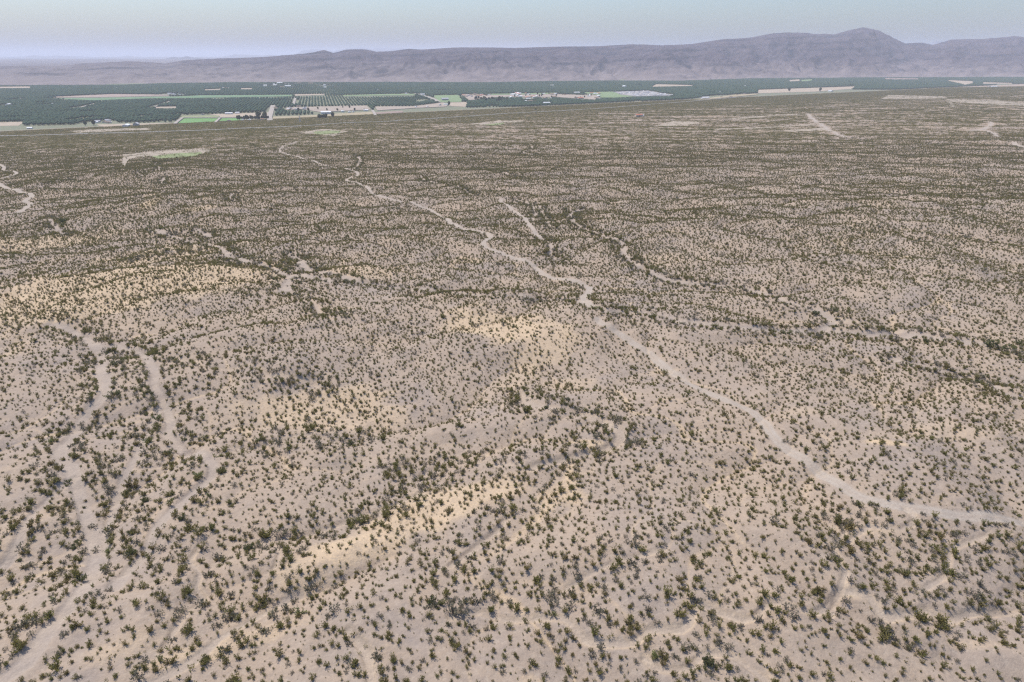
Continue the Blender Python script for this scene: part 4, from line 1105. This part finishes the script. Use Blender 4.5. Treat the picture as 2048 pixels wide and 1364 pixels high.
def hamlet(n, x0, x1, y0, y1, kinds, label, group, smin=.6, smax=1.0):
    for k in range(n):
        kd, ux, uy = random.choice(kinds), random.random(), random.random()
        look = {'shed': 'white metal shed', 'barn': 'grey barn', 'house': 'tan brown roofed house', 'redhouse': 'red roofed house', 'whitehouse': 'small white house'}[kd]
        where = ('left end', 'left half', 'middle', 'right half', 'right end')[int(ux * 4.999)] + (' front' if uy > .66 else ' back' if uy < .33 else ' centre')
        building(kd, x0 + ux * (x1 - x0), y0 + uy * (y1 - y0), random.uniform(smin, smax), f'{look}, {where} of the {group}', group)
hamlet(9, 193, 226, 242.5, 246.5, ['house', 'whitehouse', 'barn'], 'small house in the row behind the sandy lot', 'houses behind the sandy lot')
hamlet(22, 530, 676, 166.5, 176, ['whitehouse', 'house', 'shed'], 'small pale house of the far settlement below the hills', 'houses of the far settlement', 1.0, 1.7)
hamlet(7, 442, 472, 175.5, 178.5, ['house', 'whitehouse'], 'small house in the hamlet inside the far orchard', 'houses of the orchard hamlet')
hamlet(10, 550, 612, 216, 219.5, ['house', 'barn', 'whitehouse'], 'small building of the dusty farmyards', 'buildings of the dusty farmyards', .6, .9)
hamlet(44, 1022, 1198, 186.5, 199, ['whitehouse', 'house', 'whitehouse', 'redhouse', 'shed'], 'small house of the village right of the centre', 'houses of the village', .9, 1.5)
hamlet(16, 925, 985, 188.5, 194, ['redhouse', 'house', 'barn'], 'reddish house on the dusty street by the pasture', 'houses on the dusty street', .7, 1.1)
hamlet(12, 333, 372, 186.5, 191.5, ['house', 'whitehouse', 'barn'], 'small farm building on the pink ploughed field', 'farm buildings on the pink field', .6, 1.0)
hamlet(8, 1385, 1500, 186, 196, ['whitehouse', 'house'], 'small house scattered along the valley road at the right', 'houses along the valley road')
tp = [(1227, 184.2), (1295.7, 181.7), (1350, 191.3), (1270, 193.2), (1243, 189.6)]
k = 0
while k < 110:
    a, b_ = random.uniform(1227, 1350), random.uniform(181.7, 193.2)
    if in_poly(np.array([a]), np.array([b_]), tp)[0]:
        kd = random.choice(['trailer', 'paletrailer', 'trailer']); pos = ('left end', 'left part', 'left of the middle', 'right of the middle', 'right part', 'right end')[int((a - 1227) / 123.01 * 6)]
        row = 'back row' if b_ < 185 else 'second row' if b_ < 187.5 else 'third row' if b_ < 190 else 'front row'
        building(kd, a, b_, random.uniform(.8, 1.1), f"{'grey' if kd == 'trailer' else 'pale'} mobile home, {row}, {pos} of the gravel lot", 'mobile homes on the gravel lot'); k += 1
gx_, gy_ = on_ground([1277, 1284], [232.5, 232.5]); gz = H0(gx_, gy_)
building('redhouse', 0, 0, 1.1, 'red roofed house alone on the desert fan', xyz=(gx_[0], gy_[0], gz[0]))
building('whitehouse', 0, 0, .7, 'white shed beside the red roofed desert house', xyz=(gx_[1], gy_[1], gz[1]))

# ------------------------------------------------------------------ pecan orchards
print('orchards')
PEC = [tree_object('pecan_tree', 800 + i, 11.0, 7.4, 1.2, 2, M_PECAN) for i in range(3)]
pecan_lib = make_library('pecan_shapes', [bpy.data.objects.new('pecan_%d' % i, m) for i, m in enumerate(PEC)])
FRONT = [(-120, 252), (37, 252), (140, 250), (195, 246), (345, 245), (352, 245), (366, 230), (418, 228.5), (545, 224), (546, 232), (628, 229), (634, 227), (720, 225), (745, 222), (750, 213.5), (830, 213), (893, 205.5), (931, 205.5), (932.5, 216), (1100, 213), (1250, 209.5), (1393, 197), (1420, 192), (1515, 187), (1600, 184), (1700, 179.5), (1880, 180), (1960, 177), (2200, 176)]
e1 = np.array([-math.sin(th), math.cos(th)]); e2 = np.array([math.cos(th), math.sin(th)])
A, B = np.meshgrid(np.arange(1000, 9200, 11.5), np.arange(-6500, 8500, 13.0), indexing='ij')
ox = (A[..., None] * e1 + B[..., None] * e2).reshape(-1, 2)
opx, opy, od = project(ox[:, 0], ox[:, 1], VALLEY)
fl = interp(FRONT, opx); ft = interp(FOOT, opx)
okm = (ox[:, 1] > 1200) & (opx > -110) & (opx < 2160) & (opy < fl) & (opy > ft + 0.4) & (svalue(ox[:, 0], ox[:, 1]) > 2352)
ox = ox[okm]; opx = opx[okm]; opy = opy[okm]; od = od[okm]
keepm = np.ones(len(ox), bool)
hpx = 8.5 * F / od                             # the fields stay in view over the first rows: a headland is left in front of them
for poly in FPOLY:
    for kk in (0, .5, 1.0): keepm &= ~in_poly(opx, opy - hpx * kk, poly)
for wdt, ln in [(22, [(546, 212), (543, 222), (541, 229), (539, 236), (540, 245)]), (26, [(831, 188), (850, 193), (868, 199), (878, 205)]), (18, [(300, 217.6), (320, 211), (340, 204)]),
                (15, [(145, 220.5), (175, 212), (204, 205)]), (20, [(591, 197), (589, 203), (587, 210)]), (16, [(366, 236), (350, 249)])]:
    a = np.array(ln); X, Y = on_plane(a[:, 0], a[:, 1], VALLEY)
    keepm &= line_distance(ox[:, 0], ox[:, 1], np.stack([X, Y], 1), 60) > wdt / 2 + 3
keepm &= ~((noise(ox[:, 0] / 160, ox[:, 1] / 160, 900) > 0.62))
keepm &= rng.uniform(size=len(ox)) > 0.02
for bx_, by_, br_ in BPOS:                     # open yards round the houses, wider on the side that faces the desert
    keepm &= ~((np.abs(ox[:, 0] - bx_) < br_ + 4) & (ox[:, 1] < by_ + br_) & (ox[:, 1] > by_ - br_ * 4.0))
# lanes between the blocks of the orchard
qa = (ox @ e1) % 420; qb = (ox @ e2) % 560
keepm &= ~((qa < 9) & (noise(ox[:, 0] / 900, ox[:, 1] / 900, 907) > 0.1))
ox = ox[keepm]; opx = opx[keepm]; opy = opy[keepm]; od = od[keepm]
ox = ox + rng.normal(0, 0.9, ox.shape)
young = in_poly(opx, opy, [(598, 192.7), (831, 190.7), (858, 201), (841, 209), (600, 213)])
osz = rng.uniform(0.85, 1.12, len(ox)) * (1 + 0.12 * noise(ox[:, 0] / 200, ox[:, 1] / 200, 905)); osz[young] *= 0.86; osz[~young] *= 1.25
near = np.where((opx > 3) & (opx < 2045), 1 / od, 0) * osz
first = np.zeros(len(ox), bool); first[np.argsort(-near)[:297]] = True
for i in np.nonzero(first)[0]:
    o = link('pecan_tree', PEC[int(rng.integers(3))]); o.location = (ox[i, 0], ox[i, 1], VALLEY); o.rotation_euler = (0, 0, rng.uniform(0, 6.28)); o.scale = (osz[i],) * 3
    lm = np.searchsorted([60, 150, 260, 345, 560, 640, 740, 940, 1000, 1070, 1140, 1220, 1300], opx[i])
    where = ['at the far left edge', 'above the white desert hut', 'beside the two round trees', 'above the long sandy lot', 'left of the farm road', 'just right of the farm road', 'below the dusty farmyards', 'above the dark ploughed field',
             'at the left end of the orchard belt', 'left of the bluish hall', 'below the bluish hall', 'right of the bluish hall', 'below the mobile homes', 'at the right end of the orchard belt'][int(lm)]
    hs = 'large' if osz[i] > 1.32 else 'small' if osz[i] < 1.15 else 'mid sized'
    sub = ('left end', 'left part', 'middle', 'right part', 'right end')[int(opx[i] / 12) % 5]
    tag(o, f'{hs} orchard tree, {sub} of the row {where}', 'tree', 'orchard trees nearest the desert')
BL = [('wide dark green orchard on the left beyond the sandy fields', (-200, 545, 197, 400)),
      ('orchard band along the foot of the low hills on the left', (-200, 545, 0, 197)),
      ('striped orchard of young trees between the two farm roads', (545, 880, 189.5, 400)),
      ('orchard band below the mountains in the middle distance', (545, 1200, 0, 189.5)),
      ('orchard belt in front of the village right of the centre', (880, 1300, 189.5, 400)),
      ('orchard at the foot of the high peak on the right', (1200, 2400, 0, 400))]
taken = first.copy()
for lb, (a, b_, c, d_) in BL:
    m = ~taken & (opx >= a) & (opx < b_) & (opy >= c) & (opy < d_); taken |= m
    if not m.any(): continue
    k = m.sum(); rr = np.zeros((k, 3)); rr[:, 2] = rng.uniform(0, 6.28, k)
    tag(scatter('pecan_orchard', np.column_stack([ox[m], np.full(k, VALLEY)]), rr, np.repeat(osz[m][:, None], 3, 1) * np.array([1, 1, 1]), rng.integers(0, 3, k), pecan_lib), lb, 'orchard', kind='stuff')
print('orchard trees', len(ox))

# ------------------------------------------------------------------ power line masts
M_STEEL = plain('grey_steel', (.42, .43, .44), 0.5)
def mast_mesh(h, wdt, arms):
    v, f = [], []
    def bar(p, q, r_):
        p, q = np.array(p, float), np.array(q, float); d = q - p; d /= np.linalg.norm(d)
        s1 = np.cross(d, (0.3, 0.9, 0.2)); s1 /= np.linalg.norm(s1); s2 = np.cross(d, s1); i = len(v)
        for c in (p, q):
            for a in range(4): v.append(tuple(c + r_ * (math.cos(a * 1.571) * s1 + math.sin(a * 1.571) * s2)))
        for a in range(4): f.append((i + a, i + (a + 1) % 4, i + 4 + (a + 1) % 4, i + 4 + a))
    for sx_, sy_ in ((-1, -1), (1, -1), (1, 1), (-1, 1)): bar((sx_ * wdt, sy_ * wdt, -.5), (sx_ * .4, sy_ * .4, h), .22)
    for k in range(5):
        z0, z1 = h * k / 5, h * (k + 1) / 5; r0, r1 = wdt + (.4 - wdt) * k / 5, wdt + (.4 - wdt) * (k + 1) / 5
        for (a, b) in (((-1, -1), (1, -1)), ((1, -1), (1, 1)), ((1, 1), (-1, 1)), ((-1, 1), (-1, -1))):
            bar((a[0] * r0, a[1] * r0, z0), (b[0] * r1, b[1] * r1, z1), .12); bar((b[0] * r0, b[1] * r0, z0), (a[0] * r1, a[1] * r1, z1), .12)
    leg = mesh_np('lattice', v, f, [M_STEEL]); v, f = [], []
    for z_ in arms: bar((-5, 0, z_), (5, 0, z_), .18)
    return leg, mesh_np('crossarm', v, f, [M_STEEL])
TW = mast_mesh(26, 2.6, (20, 24))
for px_, py_, lb in ((1973.6, 176, 'steel lattice mast left of the arched warehouse'), (1858, 161.5, 'steel mast in the far orchard left of the bare fields'), (1924, 161, 'steel mast over the far bare field at the right'), (601, 250, 'mast at the lower edge of the sandy strip')):
    X, Y = on_plane(px_, py_, VALLEY); o = empty('power_mast', (float(X), float(Y), VALLEY), .6); tag(o, lb, 'power mast')
    link('lattice', TW[0], o); link('crossarm', TW[1], o)

# ------------------------------------------------------------------ haze
zt = float(Zm.max()) + 60; zb = -160.0
v, f = [], []; box(v, f, -90000, -20000, zb, 90000, 90000, max(zt, 520))
hm = bpy.data.materials.new('thin_haze'); hm.use_nodes = True; ht = hm.node_tree; ht.nodes.clear()
pv = ht.nodes.new('ShaderNodeVolumePrincipled'); ho = ht.nodes.new('ShaderNodeOutputMaterial')
pv.inputs['Color'].default_value = HAZE_COLOR; pv.inputs['Density'].default_value = HAZE_DENSITY; pv.inputs['Anisotropy'].default_value = 0.0
ht.links.new(pv.outputs[0], ho.inputs['Volume'])
hz = tag(link('haze', mesh_np('haze', v, f, [hm])), 'thin pale blue haze filling the air over the valley', 'haze', kind='stuff')
hz.display_type = 'WIRE'
print('done')
